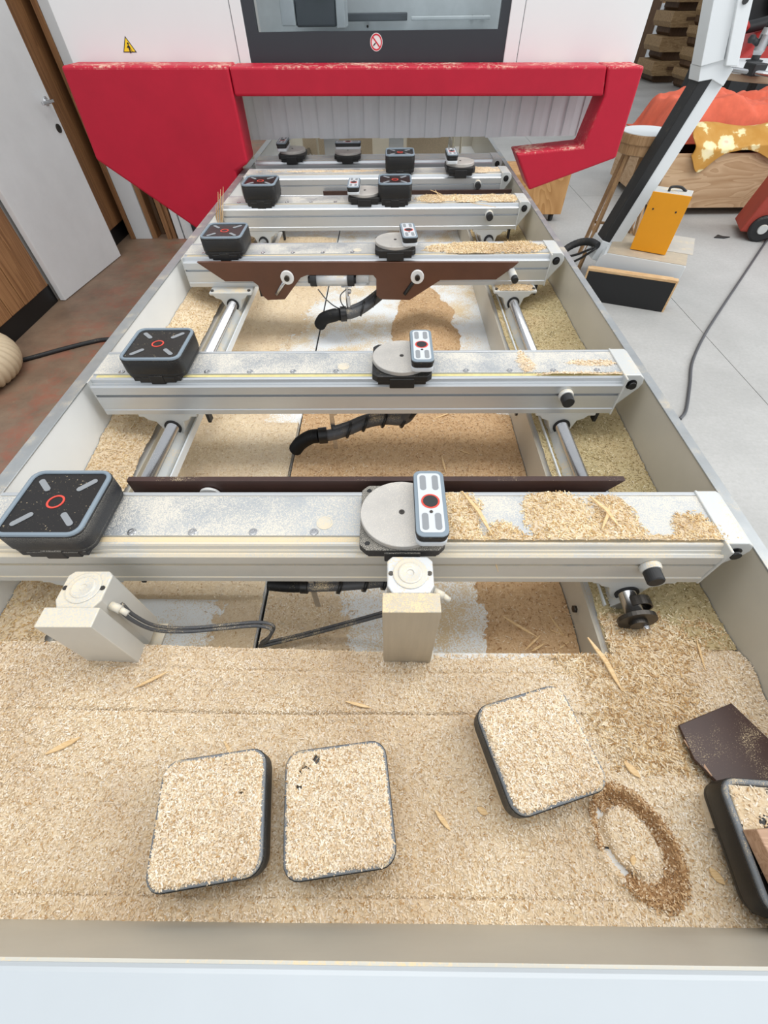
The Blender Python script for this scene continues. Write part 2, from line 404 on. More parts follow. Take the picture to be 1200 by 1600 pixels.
def pile(name, label, x0, x1, y0, y1, base, thick, step, nchips, mats=('dust_pale', 'chip_pale'), size=(.003, .007), parent=None, rough=.0022, tilt=.25):
    """sawdust lying on a surface at height base(x, y): a rough skin where its thickness is above 0, with loose chips over it"""
    nx, ny = max(3, int((x1 - x0) / step)), max(3, int((y1 - y0) / step))
    X, Y = np.meshgrid(np.linspace(x0, x1, nx), np.linspace(y0, y1, ny))
    bz = base if not callable(base) else base(X, Y)
    T = thick(X, Y); Zh = bz + T + rough * fbm(X, Y, 160, 3) * 2
    V = np.stack([X, Y, Zh], -1).reshape(-1, 3)
    i = (np.arange(ny - 1)[:, None] * nx + np.arange(nx - 1)[None]); ok = (T[:-1, :-1] > 0) | (T[1:, 1:] > 0) | (T[1:, :-1] > 0) | (T[:-1, 1:] > 0)
    i = i[ok]; Q = np.stack([i, i + 1, i + nx + 1, i + nx], 1)
    x = RNG.uniform(x0, x1, nchips); y = RNG.uniform(y0, y1, nchips); t = thick(x, y); k = t > -.0012 * RNG.random(nchips)
    x, y, t = x[k], y[k], t[k]; z = (base if not callable(base) else base(x, y)) + np.maximum(t, 0) + rough * fbm(x, y, 160, 3) * 2 + RNG.uniform(.0002, .0016, len(x))
    CV, CQ = chip_mesh(x, y, z, *size, tilt=tilt)
    off = OFF.get(parent.name, (0, 0, 0)) if parent else (0, 0, 0)
    me = np_mesh(name, np.concatenate([V, CV]) - np.array(off), np.concatenate([Q, CQ + len(V)]), mats)
    mi = np.zeros(len(Q) + len(CQ), dtype=np.int32); mi[len(Q):] = 1; me.polygons.foreach_set('material_index', mi)
    used = np.zeros(len(me.vertices), bool); used[Q.ravel()] = True; used[len(V):] = True
    bm = bmesh.new(); bm.from_mesh(me); bm.verts.ensure_lookup_table()
    bmesh.ops.delete(bm, geom=[bm.verts[q] for q in np.nonzero(~used)[0]], context='VERTS'); bm.to_mesh(me); bm.free()
    o = bpy.data.objects.new(name, me); COL.objects.link(o); o['kind'] = 'stuff'
    if parent: o.parent = parent
    else: o['label'] = label; o['category'] = 'sawdust'
    return o
def smooth(a, b, x): t = np.clip((x - a) / (b - a), 0, 1); return t * t * (3 - 2 * t)
def blob(X, Y, cx, cy, rx, ry): return 1 - np.sqrt(((X - cx) / rx) ** 2 + ((Y - cy) / ry) ** 2)

# ================================================================== THE ROOM
FLOORX, FLOORY = 2.22, 1.76
fl = structure('floor', MB().box(-6, 14, -4, 24, -.12, -.006), 'concrete', label='grey concrete workshop floor')
OFF[fl.name] = (0, 0, 0)
xs = [-6, FLOORX, FLOORX + 4, FLOORX + 8, 14]; ys = [-4, FLOORY, FLOORY + 4.2, FLOORY + 8.4, FLOORY + 14, 24]
for i in range(len(xs) - 1):
    for j in range(len(ys) - 1):
        if i: part('floor_slab', MB().box(xs[i] + .0025, xs[i + 1] - .0025, ys[j] + .0025, ys[j + 1] - .0025, -.006, 0), 'concrete', fl)
part('floor_slab', MB().box(xs[0], xs[1] - .0025, -4, 24, -.006, 0), 'concrete', fl)
WX = -2.64
wl = structure('wall_left', MB().box(WX - .2, WX - .03, 2.72, 24, 0, 5.2), 'painted_wall', label='left workshop wall behind timber cladding')
def planks(y0, y1, n, m, z0=.13, z1=3.0):
    e = np.linspace(y0, y1, n + 1)
    for a, b in zip(e[:-1], e[1:]): part('plank', MB().box(WX - .03, WX + random.uniform(0, .006), a + .003, b - .003, z0, z1), m, wl, .004)
planks(2.72, 3.38, 4, 'wood_panel'); planks(4.33, 4.86, 2, 'wood_panel_dark', z0=.13)
bb = structure('baseboard_left', MB().box(WX - .03, WX - .012, 2.72, 3.4, 0, .13).box(WX - .03, WX - .012, 4.3, 5.4, 0, .13), 'black_paint', label='black plinth under the timber cladding')
wb = structure('wall_back', MB().box(-6, 14, 21, 21.2, 0, 5.5), 'painted_wall', label='far white workshop wall')
wr = structure('wall_right', MB().box(13.8, 14, -4, 21, 0, .9), 'painted_wall', label='low right workshop wall')
# white door, slightly proud of the cladding
dr = bpy.data.objects.new('door_1', MB().box(0, .042, 0, .90, .004, 2.1).mesh('door_1', bevel=.003)); COL.objects.link(dr)
dr.data.materials.append(MATS['linen_white']); dr['kind'] = 'structure'; dr['label'] = 'white flush door standing ajar in the timber cladding'
a0, a1 = Wz(99, 470, 0), Wz(186, 400, 0)
dr.location = (a0[0] - .02, a0[1], 0); dr.rotation_euler = (0, 0, -math.atan2(a1[0] - a0[0], a1[1] - a0[1])); OFF[dr.name] = (0, 0, 0)
o = part('door_handle', MB().cyl((.042, .845, 1.05), (.05, .845, 1.05), .026).cyl((.05, .845, 1.05), (.095, .845, 1.05), .009).box(.082, .1, .73, .855, 1.04, 1.06), 'chrome', dr, .004, local=True)
part('lock_plate', MB().cyl((.042, .845, .9), (.048, .845, .9), .026), 'steel_dark', dr, local=True)

# ================================================================== MACHINE BED
DECK, RAIL = .765, .93
XL, XR = -.770, .642                     # inner faces of the tub walls
YF, YB = -.080, 4.3
PX0, PX1, PY0, PIT = -.655, .406, .285, .655
SHL, SHR, SHZ = -.585, .462, .81
BEAMS = [.39, .885, 1.635, 2.205, 2.67, 2.955]
bed = root('machine_bed', 'long open bed of the machining centre, a pale steel tub with guide shafts', 'machine bed', (0, 1.5, 0))
part('side_wall', MB().box(XL - .03, XL, YF - .5, YB, .12, RAIL - .004), 'side_lit', bed, .002)
part('side_wall', MB().box(XR, XR + .018, YF - .5, YB, .12, RAIL - .004), 'tub_wall', bed, .002)
part('rail_strip', MB().box(XL - .032, XL + .002, YF, YB, RAIL - .004, RAIL), 'alu_rail', bed, .0012)
part('rail_strip', MB().box(XR - .002, XR + .02, YF, YB, RAIL - .004, RAIL), 'alu_rail', bed, .0012)
part('end_wall', MB().box(XL, XR, YB - .03, YB, .12, RAIL), 'tub_wall', bed)
part('front_wall', MB().box(XL, XR, YF - .012, YF, DECK - .03, 1.012), 'tub_paint', bed)
part('front_cover', MB().box(XL - .03, XR + .02, YF - .62, YF - .002, .15, 1.016), 'cover_paint', bed, .006, 3)
for y0, y1, dz in ((YF, -.056, .0), (-.056, .176, -.0015), (.176, .244, .0), (.244, PY0, .0015)):
    part('deck_plate', MB().box(XL, XR, y0 + .0008, y1 - .0008, DECK - .01, DECK + dz), 'deck_paint', bed)
part('deck_plate', MB().box(XL, PX0, PY0, YB - .03, DECK - .01, DECK), 'deck_paint', bed)
part('deck_plate', MB().box(PX1, XR, PY0, YB - .03, DECK - .01, DECK), 'deck_paint', bed)
part('pit_wall', MB().box(PX1 - .006, PX1, PY0, YB - .03, PIT, DECK + .002), 'tub_wall', bed)
part('pit_wall', MB().box(PX0, PX0 + .004, PY0, YB - .03, PIT, DECK + .002), 'tub_paint', bed)
part('pit_wall', MB().box(PX0, PX1, PY0 - .004, PY0, PIT, DECK + .001), 'tub_paint', bed)
part('pit_panel', MB().box(PX0 + .004, -.2925, PY0, YB - .03, PIT - .006, PIT), 'pit_paint', bed)
part('pit_panel', MB().box(-.2865, PX1 - .006, PY0, YB - .03, PIT - .008, PIT - .002), 'pit_paint', bed)
part('gap_channel', MB().box(-.2935, -.2855, PY0, YB - .03, PIT - .03, PIT - .012), 'black_paint', bed)
for x, y in ((PX1 - .006, .40), (PX1 - .006, .52), (PX1 - .006, 1.06), (PX1 - .006, 1.22), (PX1 - .006, 1.32)):
    part('bolt', MB().cyl((x, y, .715), (x - .006, y, .715), .008, seg=6), 'steel_dark', bed)
for x in (-.30, -.20, -.33):
    part('bolt', MB().cyl((x, .262, DECK), (x, .262, DECK + .02), .006, seg=8), 'steel_dark', bed)
for sx, y0 in ((SHL, .52), (SHR, .345)):
    part('guide_shaft', MB().cyl((sx, y0, SHZ), (sx, YB - .05, SHZ), .016, seg=28), 'steel', bed)
    part('shaft_support', MB().prism([(sx - .028, DECK), (sx + .028, DECK), (sx + .024, DECK + .012), (sx + .009, SHZ - .012), (sx - .009, SHZ - .012), (sx - .024, DECK + .012)], y0 + .03, YB - .05, 'y'), 'cast_white', bed, .001)
    part('support_edge', MB().box(sx + (.034 if sx < 0 else -.038), sx + (.038 if sx < 0 else -.034), y0 + .03, YB - .05, DECK, DECK + .022), 'white_paint', bed)
part('shaft_end_disc', MB().lathe([(0.001, 0), (.034, 0), (.034, .008), (.016, .0085), (.016, .016), (.001, .016)], (SHR, .337, SHZ), 'y'), 'steel_dark', bed)
part('shaft_collar', MB().lathe([(.019, 0), (.022, 0), (.022, .018), (.019, .018)], (SHR + .012, .372, SHZ + .004), 'y', ring=True), 'steel_dark', bed)
part('end_bolt', MB().cyl((SHR + .014, .33, SHZ - .004), (SHR + .014, .315, SHZ - .004), .006, seg=10), 'steel', bed)
# uprights standing in the bed behind the strip curtain
for x in (-.36, .045):
    part('upright', MB().prism([(x - .045, 3.42), (x + .045, 3.42), (x + .045, 3.45), (x + .03, 3.45), (x + .03, 3.47), (x + .045, 3.47), (x + .045, 3.5), (x - .045, 3.5)], DECK, 1.25, 'z'), 'alu', bed, .002)
for x in (-.47, .42, .47):
    part('thin_post', MB().cyl((x, 3.6, DECK), (x, 3.6, 1.25), .007, seg=8), 'cream_edge', bed)
part('rear_board', MB().box(.12, .40, 3.72, 3.75, DECK, 1.02), 'chipboard', bed)
part('rear_board', MB().box(-.62, -.12, 3.95, 3.98, DECK, 1.05), 'chipboard', bed)

# ================================================================== CROSS BEAMS
BX0, BX1, BT, BB = -.742, .575, .95, .853
def beam(i, yf, label):
    r = root('cross_beam', label, 'support beam', (-.08, yf + .067, SHZ), group='cross beams lying over the bed')
    o = yf
    prof = [(o + .135, BT), (o + .135, BB), (o, BB), (o - .002, BB + .001), (o - .002, BB + .014), (o, BB + .016), (o, .906), (o + .010, .906), (o + .010, .913), (o, .913), (o, .934), (o + .004, .938),
            (o + .006, .933), (o + .010, .933), (o + .012, .938), (o + .014, .938), (o + .016, .946), (o + .018, BT - .001), (o + .022, BT - .001), (o + .022, BT - .003), (o + .034, BT - .003), (o + .034, BT - .001)]
    part('extrusion', MB().prism(prof, BX0, BX1, 'x'), 'alu_dusty' if i == 0 else 'alu', r)
    part('top_plate', MB().box(BX0 + .001, BX1, o + .0345, o + .1255, BT - .004, BT + .0012), 'alu_top', r, .0008)
    part('edge_strip', MB().box(BX0 + .001, BX1, o + .127, o + .135, BT - .002, BT + .0018), 'alu', r, .0006)
    part('scale_tape', MB().box(BX0 + .01, BX1, o + .0225, o + .0335, BT - .0035, BT - .0022), 'tape_yellow' if i == 1 else 'tape_dusty', r)
    # end cap: sloped casting with a bolt
    c = [(BX1, BT + .004), (BX1 + .038, BT + .004), (BX1 + .050, BT - .004), (BX1 + .054, BT - .020), (BX1 + .050, BT - .034), (BX1 + .026, BT - .066), (BX1 + .004, BB - .002), (BX1, BB - .002)]
    cap = part('end_cap', MB().prism(c, o + .016, o + .136, 'y').prism([(BX1 - .002, BT + .005), (BX1 + .003, BT + .005), (BX1 + .003, BB - .004), (BX1 - .002, BB - .004)], o - .003, o + .137, 'y'), 'cast_white', r, .002)
    part('cap_bolt', MB().cyl((BX1 + .026, o + .018, BT - .022), (BX1 + .026, o + .0145, BT - .022), .013).cyl((BX1 + .026, o + .0145, BT - .022), (BX1 + .026, o + .006, BT - .022), .009), 'black_paint', cap)
    part('end_plate', MB().box(BX0 - .004, BX0, o + .002, o + .133, BB, BT - .002), 'cast_white', r, .001)
    if i < 4:
        for k in range(12):
            x = BX0 + .07 + k * .108
            if x < BX1 - .03: shared('screw', SCREW, r, (x - (-.08), o + .042 - (yf + .067), BT + .0012 - SHZ))
        shared('plug', PLUG, r, (-.115 + .08, o + .062 - (yf + .067), BT + .0012 - SHZ))
    kx = (.458, .440, None, .445, .455, None)[i]
    if kx:
        kn = part('clamp_knob', MB().lathe([(.001, 0), (.013, 0), (.0145, .002), (.0145, .022), (.013, .024), (.001, .024)], (kx, o - .010, .909), 'y'), 'black_rubber', r)
        part('knob_collar', MB().lathe([(.001, 0), (.017, 0), (.018, .002), (.018, .008), (.016, .012), (.001, .012)], (kx, o, .910), 'y'), 'cast_white', kn)
    for sx in (SHL, SHR):
        b0 = [(sx - .078, BB), (sx + .078, BB), (sx + .078, BB - .010), (sx + .060, BB - .010), (sx + .052, BB - .020), (sx + .036, BB - .026), (sx + .028, SHZ - .012),
              (sx + .020, SHZ - .024), (sx - .020, SHZ - .024), (sx - .028, SHZ - .012), (sx - .040, BB - .026), (sx - .058, BB - .020), (sx - .066, BB - .010), (sx - .078, BB - .010)]
        br = part('carriage', MB().prism(b0, o + (-.05 if i == 2 else .0), o + .12, 'y'), 'cast_white', r, .0025)
        part('bushing', MB().lathe([(.0165, 0), (.022, 0), (.022, .004), (.0165, .004)], (sx, o + (-.05 if i == 2 else 0), SHZ), 'y', ring=True), 'black_rubber', br)
        part('wiper', MB().box(sx + .078, sx + .098, o + .02, o + .06, BB - .008, BB).box(sx + .09, sx + .098, o + .02, o + .04, BB - .045, BB - .006), 'black_rubber', br)
        if i == 2:
            for q in (-.068, .068): part('bolt', MB().cyl((sx + q, o - .036, BB), (sx + q, o - .036, BB + .004), .006, seg=8), 'steel_dark', br)
    return r
SCREW = MB().lathe([(.001, 0), (.0072, 0), (.0078, .0004), (.0072, .0012), (.004, .0014), (.0035, .0004), (.001, .0004)], seg=14).mesh('screw'); SCREW.materials.append(MATS['steel'])
PLUG = MB().lathe([(.001, 0), (.015, 0), (.015, .0008), (.012, .001), (.011, .0004), (.001, .0004)], seg=18).mesh('plug'); PLUG.materials.append(MATS['alu_dusty'])
BL = ['silver cross beam over the two locating posts, first from the white front cover, powdered with dust',
      'silver cross beam second from the white front cover, with one square pod and one turntable pod',
      'silver cross beam behind the brown notched stop board, third from the front cover',
      'silver cross beam with two square pods, fourth from the front cover',
      'silver cross beam fifth from the front cover, carrying a square pod beside its middle',
      'silver cross beam nearest the white strip curtain, carrying two turntable pods']
beams = [beam(i, y, l) for i, (y, l) in enumerate(zip(BEAMS, BL))]

# ================================================================== VACUUM PODS
def square_pod(name, label, dusty=False, loc=(0, 0, 0), rz=0., loose=False):
    r = root(name, label, 'vacuum pod', loc, rz, 'square vacuum pods')
    m = 'plastic_dusty' if dusty else 'plastic_black'
    zb = .0 if not loose else .0
    part('foot', MB().box(-.058, .058, -.0715, .068, -.001 if loose else -.004, .010).box(-.045, .045, -.0725, .0, -.001 if loose else -.008, .008).box(-.018, .018, -.0735, -.066, -.012 if not loose else 0, .012), m, r, .002, local=True)
    part('body', MB().prism(rrect(0, 0, .143, .143, .02), .006, .016, smooth=True).prism(rrect(0, 0, .147, .147, .022), .016, .050, smooth=True), m, r, .0015, local=True)
    part('seal_lip', MB().prism(rrect(0, 0, .1475, .1475, .022), .0495, .053, smooth=True), 'plastic_black', r, .001, local=True)
    ring = MB(); o = rrect(0, 0, .145, .145, .021); n = len(o); i_ = rrect(0, 0, .131, .131, .014)
    prof = [(o, .053), (o, .0565), (rrect(0, 0, .142, .142, .0195), .058), (rrect(0, 0, .134, .134, .0155), .058), (i_, .0565), (i_, .053)]
    v = [(p[0], p[1], z) for pl, z in prof for p in pl]
    f = [(a * n + k, a * n + (k + 1) % n, (a + 1) * n + (k + 1) % n, (a + 1) * n + k) for a in range(5) for k in range(n)]
    ring.add(v, f, True); part('rim_gasket', ring, 'rubber_dusty' if loose else 'rubber_grey', r, local=True)
    part('face_plate', MB().prism(rrect(0, 0, .1315, .1315, .014), .05, .0545, smooth=True), 'pod_face', r, local=True)
    if not loose:
        for k in range(4):
            a = PI / 4 + k * PI / 2
            g = MB().prism(rrect(0, 0, .036, .010, .0049), .0545, .0558, smooth=True).xf(Matrix.Rotation(a, 4, 'Z') @ Matrix.Translation((.0535, 0, 0)))
            part('grip_bar', g, 'grip_grey', r, local=True)
        rg = MB(); s_ = 32; pr = [(.0115, .0545), (.0115, .0553), (.0148, .0553), (.0148, .0545)]
        v = [(q * math.cos(2 * PI * k / s_), q * math.sin(2 * PI * k / s_), z) for q, z in pr for k in range(s_)]
        f = [(a * s_ + k, a * s_ + (k + 1) % s_, (a + 1) * s_ + (k + 1) % s_, (a + 1) * s_ + k) for a in range(3) for k in range(s_)]
        rg.add(v, f); part('red_ring', rg, 'red_ring', r, local=True)
    return r
sq = square_pod('vacuum_pod', 'black square vacuum pod powdered with dust on the beam over the locating posts', True, (-.571, .457, BT))
sq2 = square_pod('vacuum_pod', 'black square vacuum pod on the second cross beam from the front cover', False, (-.571, .966, BT))
dup(sq2, (-.587, BEAMS[2] + .078, BT), 0, 'black square vacuum pod on the beam behind the brown notched stop board', sz=1.12)
dup(sq2, (-.566, BEAMS[3] + .08, BT), 0, 'black square vacuum pod on the fourth beam, beside the upright wood splinters', sz=1.3)
dup(sq2, (.026, BEAMS[3] + .08, BT), 0, 'black square vacuum pod touching a turntable pod on the fourth beam', sz=1.3)
dup(sq2, (.055, BEAMS[4] + .07, BT), 0, 'black square vacuum pod at the middle of the fifth beam', sz=1.4)

def turn_pod(label, loc, ang, m='plastic_black', rz=0.):
    r = root('turntable_pod', label, 'vacuum pod', loc, rz, 'turntable vacuum pods')
    c = .012; h = .0715
    part('base', MB().prism([(-h + c, -h), (h - c, -h), (h, -h + c), (h, h - c), (h - c, h), (-h + c, h), (-h, h - c), (-h, -h + c)], .008, .0245).box(-.058, .058, -.068, .066, -.001, .01).box(-.03, .03, -.0735, -.06, -.008, .018), m, r, .002, local=True)
    for sx in (-1, 1):
        for sy in (-1, 1): part('bolt_hole', MB().cyl((sx * .058, sy * .058, .0245), (sx * .058, sy * .058, .0249), .0045, seg=12), 'black_paint', r, local=True)
    part('turntable', MB().lathe([(.001, .0245), (.0705, .0245), (.0715, .026), (.0715, .034), (.0705, .0352), (.001, .0352)], seg=48), 'disc_grey', r, local=True)
    part('centre_screw', MB().lathe([(.001, .0352), (.005, .0352), (.005, .0362), (.002, .0362), (.001, .0355)], seg=14), 'steel_dark', r, local=True)
    T = Matrix.Rotation(ang, 4, 'Z') @ Matrix.Translation((.047, 0, 0))
    bk = part('cup_bracket', MB().prism(rrect(0, 0, .052, .142, .012), .0352, .0455, smooth=True).xf(T), 'cup_white', r, .001, local=True)
    cup = part('cup', MB().prism(rrect(0, 0, .051, .140, .012), .0455, .0545, smooth=True).prism(rrect(0, 0, .054, .144, .013), .0545, .0605, smooth=True).xf(T), 'plastic_black', r, .0012, local=True)
    part('cup_gasket', MB().prism(rrect(0, 0, .0525, .1425, .0125), .0605, .0635, smooth=True).xf(T), 'rubber_grey', cup, .001, local=True)
    part('cup_plate', MB().prism(rrect(0, 0, .040, .128, .008), .0635, .0642, smooth=True).xf(T), 'cup_white', cup, local=True)
    for sx in (-1, 1):
        for sy in (-1, 1): part('slot', MB().prism(rrect(sx * .0105, sy * .042, .0105, .034, .005), .0642, .0647, smooth=True).xf(T), 'grip_grey', cup, local=True)
    part('red_ring', MB().lathe([(.0125, .0642), (.0125, .0648), (.0155, .0648), (.0155, .0642)], seg=28, ring=True).xf(T), 'red_ring', cup, local=True)
    part('filter_disc', MB().lathe([(.001, .0642), (.0124, .0642), (.0124, .0653), (.001, .0653)], seg=24).xf(T), 'machine_dark', cup, local=True)
    part('valve_pin', MB().lathe([(.001, .0642), (.003, .0642), (.003, .065), (.001, .065)], (0, -.0225, 0), seg=10).xf(T), 'steel_dark', cup, local=True)
    return r
turn_pod('turntable pod with grey disc on the beam over the locating posts', (.022, .450, BT), 0, 'plastic_dusty')
t2 = turn_pod('turntable pod with grey disc on the second cross beam from the front cover', (.031, BEAMS[1] + .055, BT), 0)
turn_pod('turntable pod with grey disc on the beam behind the brown notched stop board', (.022, BEAMS[2] + .06, BT), math.radians(4))
t4 = turn_pod('turntable pod between the two square pods of the fourth beam', (-.108, BEAMS[3] + .075, BT), PI)
dup(t4, (.36, BEAMS[4] + .045, BT), 0, 'dust topped turntable pod right of the square pod on the fifth beam', sz=1.3)
dup(t4, (-.535, BEAMS[5] + .06, BT), 0, 'turntable pod by the bed rail on the beam nearest the strip curtain', sz=1.25)
turn_pod('turntable pod with its cup turned to the back, nearest the strip curtain', (-.228, BEAMS[5] + .055, BT), PI / 2)
# ================================================================== STOP BOARDS
yb = BEAMS[2] - .006
def bz(u, v): p = Wy(u, v, yb - .012); return (p[0], p[2])
pts = [(307, 410), (811, 410), (803, 417), (775, 437), (688, 438), (640, 469), (596, 468), (588, 462), (588, 436), (583, 430), (480, 430), (470, 434), (445, 468), (418, 469), (410, 462), (403, 446), (395, 440), (352, 440)]
sb = root('stop_board', 'brown notched stop board hung on the front of the third cross beam', 'stop board', (0, yb, .8))
part('board', MB().prism([bz(*p) for p in pts], yb - .012, yb, 'y'), 'bakelite', sb, .0012)
for (u, v, su, sv) in ((449, 433, 432, 460), (652, 432, 654 - 22, 460)):
    p = Wy(u, v, yb - .013); q = Wy(su, sv, yb - .013)
    part('slot', MB().tube([(p[0], yb - .0122, p[2]), (q[0], yb - .0122, q[2])], .007, 8, 2), 'steel' if u < 500 else 'black_paint', sb)
    ws = part('washer', MB().lathe([(.001, 0), (.022, 0), (.024, .002), (.024, .006), (.022, .008), (.001, .008)], (p[0], yb - .0125, p[2]), 'y'), 'sticker_white', sb)
    part('bolt_head', MB().lathe([(.001, 0), (.0095, 0), (.0095, .009), (.005, .009), (.005, .004), (.001, .004)], (p[0], yb - .0205, p[2]), 'y'), 'steel_dark', ws)
p = Wy(800, 425, yb - .02)
kn = part('clamp_knob', MB().cyl((p[0], yb - .0, p[2] - .002), (p[0] + .004, yb - .05, p[2] - .008), .013), 'cast_white', sb, .001)
part('knob_end', MB().cyl((p[0] + .004, yb - .05, p[2] - .008), (p[0] + .0055, yb - .066, p[2] - .011), .0115), 'black_rubber', kn, .001)
# second stop board behind the first beam
y1 = BEAMS[0] + .137
s1 = root('stop_board', 'long dark brown stop bar along the back of the dusty first beam', 'stop board', (0, y1 + .02, .85))
x0, x1 = -.50, Wz(962, 747, .945)[0]
part('bar', MB().prism([(x0, .968), (x1, .968), (x1 - .03, .930), (x1 - .06, .90), (x0, .90)], y1 + .012, y1 + .024, 'y'), 'bakelite_dark', s1, .001)
part('bolt', MB().cyl((x1 - .02, y1 + .02, .925), (x1 - .012, y1 - .0, .922), .008), 'chrome', s1)
kx = Wz(330, 768, .935)[0]
part('washer', MB().lathe([(.001, 0), (.022, 0), (.022, .005), (.001, .005)], (kx, y1 + .010, .93), 'y'), 'sticker_white', s1)
part('bolt', MB().cyl((kx, y1, .93), (kx, y1 + .024, .93), .009), 'steel', s1)
for i, (u0, u1, v) in ((4, (505, 783 + 16, 297)), (5, (412, 716, 262))):
    yy = BEAMS[i] - .02; a = Wy(u0, v, yy); b = Wy(u1, v, yy)
    zt_ = Wy(600, v, yy)[2]
    thing('stop_bar', ('thin dark brown stop bar in front of the fifth cross beam', 'thin dark brown stop bar before the beam nearest the strip curtain')[i - 4], 'stop board',
          MB().box(a[0], b[0], yy - .012, yy - .001, zt_ - .035, zt_), 'bakelite_dark', .001)
# ---- pneumatic cylinder of the notched board
yc = BEAMS[2] - .026
a, b = Wy(484, 440, yc), Wy(553, 441, yc)
pc = root('air_cylinder', 'small silver pneumatic cylinder with black end caps behind the notched stop board', 'air cylinder', (a[0], yc, a[2]))
z = (a[2] + b[2]) / 2
part('barrel', MB().cyl((a[0] + .02, yc + .02, z), (b[0] - .02, yc + .02, z), .021, seg=24), 'alu_white', pc)
part('end_cap', MB().cyl((a[0], yc + .02, z), (a[0] + .024, yc + .02, z), .0225).cyl((a[0] - .008, yc + .02, z), (a[0], yc + .02, z), .012), 'black_rubber', pc, .001)
part('end_cap', MB().cyl((b[0] - .024, yc + .02, z), (b[0], yc + .02, z), .0225).cyl((b[0], yc + .02, z), (b[0] + .008, yc + .02, z), .014), 'black_rubber', pc, .001)
part('clear_bowl', MB().cyl((b[0] + .008, yc + .02, z), (b[0] + .055, yc + .02, z), .018, seg=20), 'clear_plastic', pc)
def px(lst, y): return [tuple(Wy(u, v, y)) for u, v in lst]
part('air_tube', MB().tube(px([(497, 452), (512, 470), (530, 482), (556, 486)], yc), .0022, 6), 'cable_grey', pc)
part('air_tube', MB().tube(px([(541, 452), (532, 462), (535, 476), (548, 486)], yc), .0022, 6), 'cable_grey', pc)
part('hang_tag', MB().box(*(lambda p: (p[0] - .006, p[0] + .006, yc - .002, yc + .004, p[2] - .06, p[2] + .02))(Wy(545, 472, yc))), 'steel', pc, .001)

# ================================================================== HOSES IN THE PIT
def hose(label, ys, pts, r, zs, brk):
    P = [tuple(Wz(u, v, z)) for (u, v), z in zip(pts, zs)]
    h = root('air_hose', label, 'hose', P[0], group='air hoses under the cross beams')
    part('corrugated_end', MB().tube(P[:4], r * 1.08, 14, 40, .10, 1), 'black_rubber', h)
    part('sleeve', MB().tube([P[3], tuple(np.array(P[3]) * .4 + np.array(P[4]) * .6)], r * 1.35, 14, 3), 'black_paint', h, .001)
    part('hose_bundle', MB().tube(P[3:], r * .95, 12, 12), 'cable_grey', h)
    q = np.array(P[4]) + np.array([0, 0, r * 1.2])
    part('hose_bundle', MB().tube([tuple(np.array(p) + np.array([0, .006, r * .9])) for p in P[4:]], r * .45, 8, 10), 'cable_grey', h)
    for k in range(5, len(P)): part('cable_tie', MB().tube([tuple(np.array(P[k]) + np.array([-.003, 0, .001])), tuple(np.array(P[k]) + np.array([.003, 0, -.001]))], r * 1.5, 10, 2), 'black_paint', h)
    bx, by = brk
    part('bracket', MB().box(bx - .006, bx + .006, by, by + .003, .70, BB).box(bx - .02, bx + .02, by - .005, by + .03, BB - .004, BB), 'steel', h, .001)
    part('bracket_bolt', MB().cyl((bx + .009, by - .004, BB - .02), (bx + .009, by + .006, BB - .02), .008, seg=8), 'steel', h)
    return h
bp = Wy(520, 665, BEAMS[1] + .03)
hose('corrugated black hose and cable bundle under the second cross beam', None,
     [(462, 702), (470, 692), (485, 683), (498, 681), (520, 679), (545, 671), (570, 661), (600, 655), (630, 655), (645, 640)], .017, [.70, .735, .76, .765, .765, .77, .775, .78, .79, .84], (bp[0], BEAMS[1] + .03))
bp = Wy(543, 478, BEAMS[2] - .02)
hose('corrugated black hose under the beam with the notched stop board', None,
     [(500, 507), (506, 498), (520, 493), (532, 491), (548, 490), (566, 482), (585, 468), (600, 455)], .020, [.70, .735, .76, .765, .765, .775, .785, .80], (bp[0], BEAMS[2] + .0))
hose('dusty black hose under the first cross beam beside the locating post', None,
     [(420, 912), (440, 914), (455, 915), (470, 915), (490, 916), (530, 915), (570, 912), (600, 909)], .012, [.79, .79, .79, .79, .79, .79, .79, .79], (Wy(490, 925, BEAMS[0] + .02)[0], BEAMS[0] + .02))
# ================================================================== LOCATING POSTS
def post(label, x, y, ztop, m, dusty):
    r = root('locating_post', label, 'locating post', (x, y, DECK), group='locating posts')
    h = ztop - DECK
    part('base_plate', MB().box(-.04, .05, -.012, .09, 0, .006), 'alu_dusty', r, .001, local=True)
    part('block', MB().box(-.043, .043, 0, .032, .004, h), m, r, .0015, local=True)
    oc = [(-.036, .034), (.034, .034), (.036, .05), (.036, .088), (.026, .096), (-.026, .096), (-.036, .088), (-.036, .05)]
    part('housing', MB().prism([(-.028, .032), (.028, .032), (.036, .046), (.036, .09), (.028, .098), (-.028, .098), (-.036, .09), (-.036, .046)], .02, h - .004), m if dusty else 'alu_white', r, .002, local=True)
    part('cap_ring', MB().lathe([(.027, -.002), (.027, .0015), (.0255, .002), (.0195, .002), (.0185, .0035), (.0165, .004), (.006, .003), (.005, .0012), (.001, .001)], (0, .067, h - .004), seg=28), 'alu_dusty', r, local=True)
    for sx in (-1, 1): part('screw', MB().lathe([(.001, 0), (.004, 0), (.004, .0012), (.001, .0012)], (sx * .030, .067, h - .004), seg=10), 'steel_dark', r, local=True)
    part('air_fitting', MB().cyl((.036, .05, h - .03), (.052, .045, h - .036), .007).cyl((.05, .046, h - .034), (.062, .041, h - .042), .005), 'alu_dusty', r, local=True)
    return r
a, b = Wz(600, 957, .985), Wz(687, 955, .985)
post('bare silver locating post under the turntable pod of the first beam', (a[0] + b[0]) / 2, a[1], .985, 'alu_block', False)
a, b = Wz(50, 985, .962), Wz(137, 975, .962)
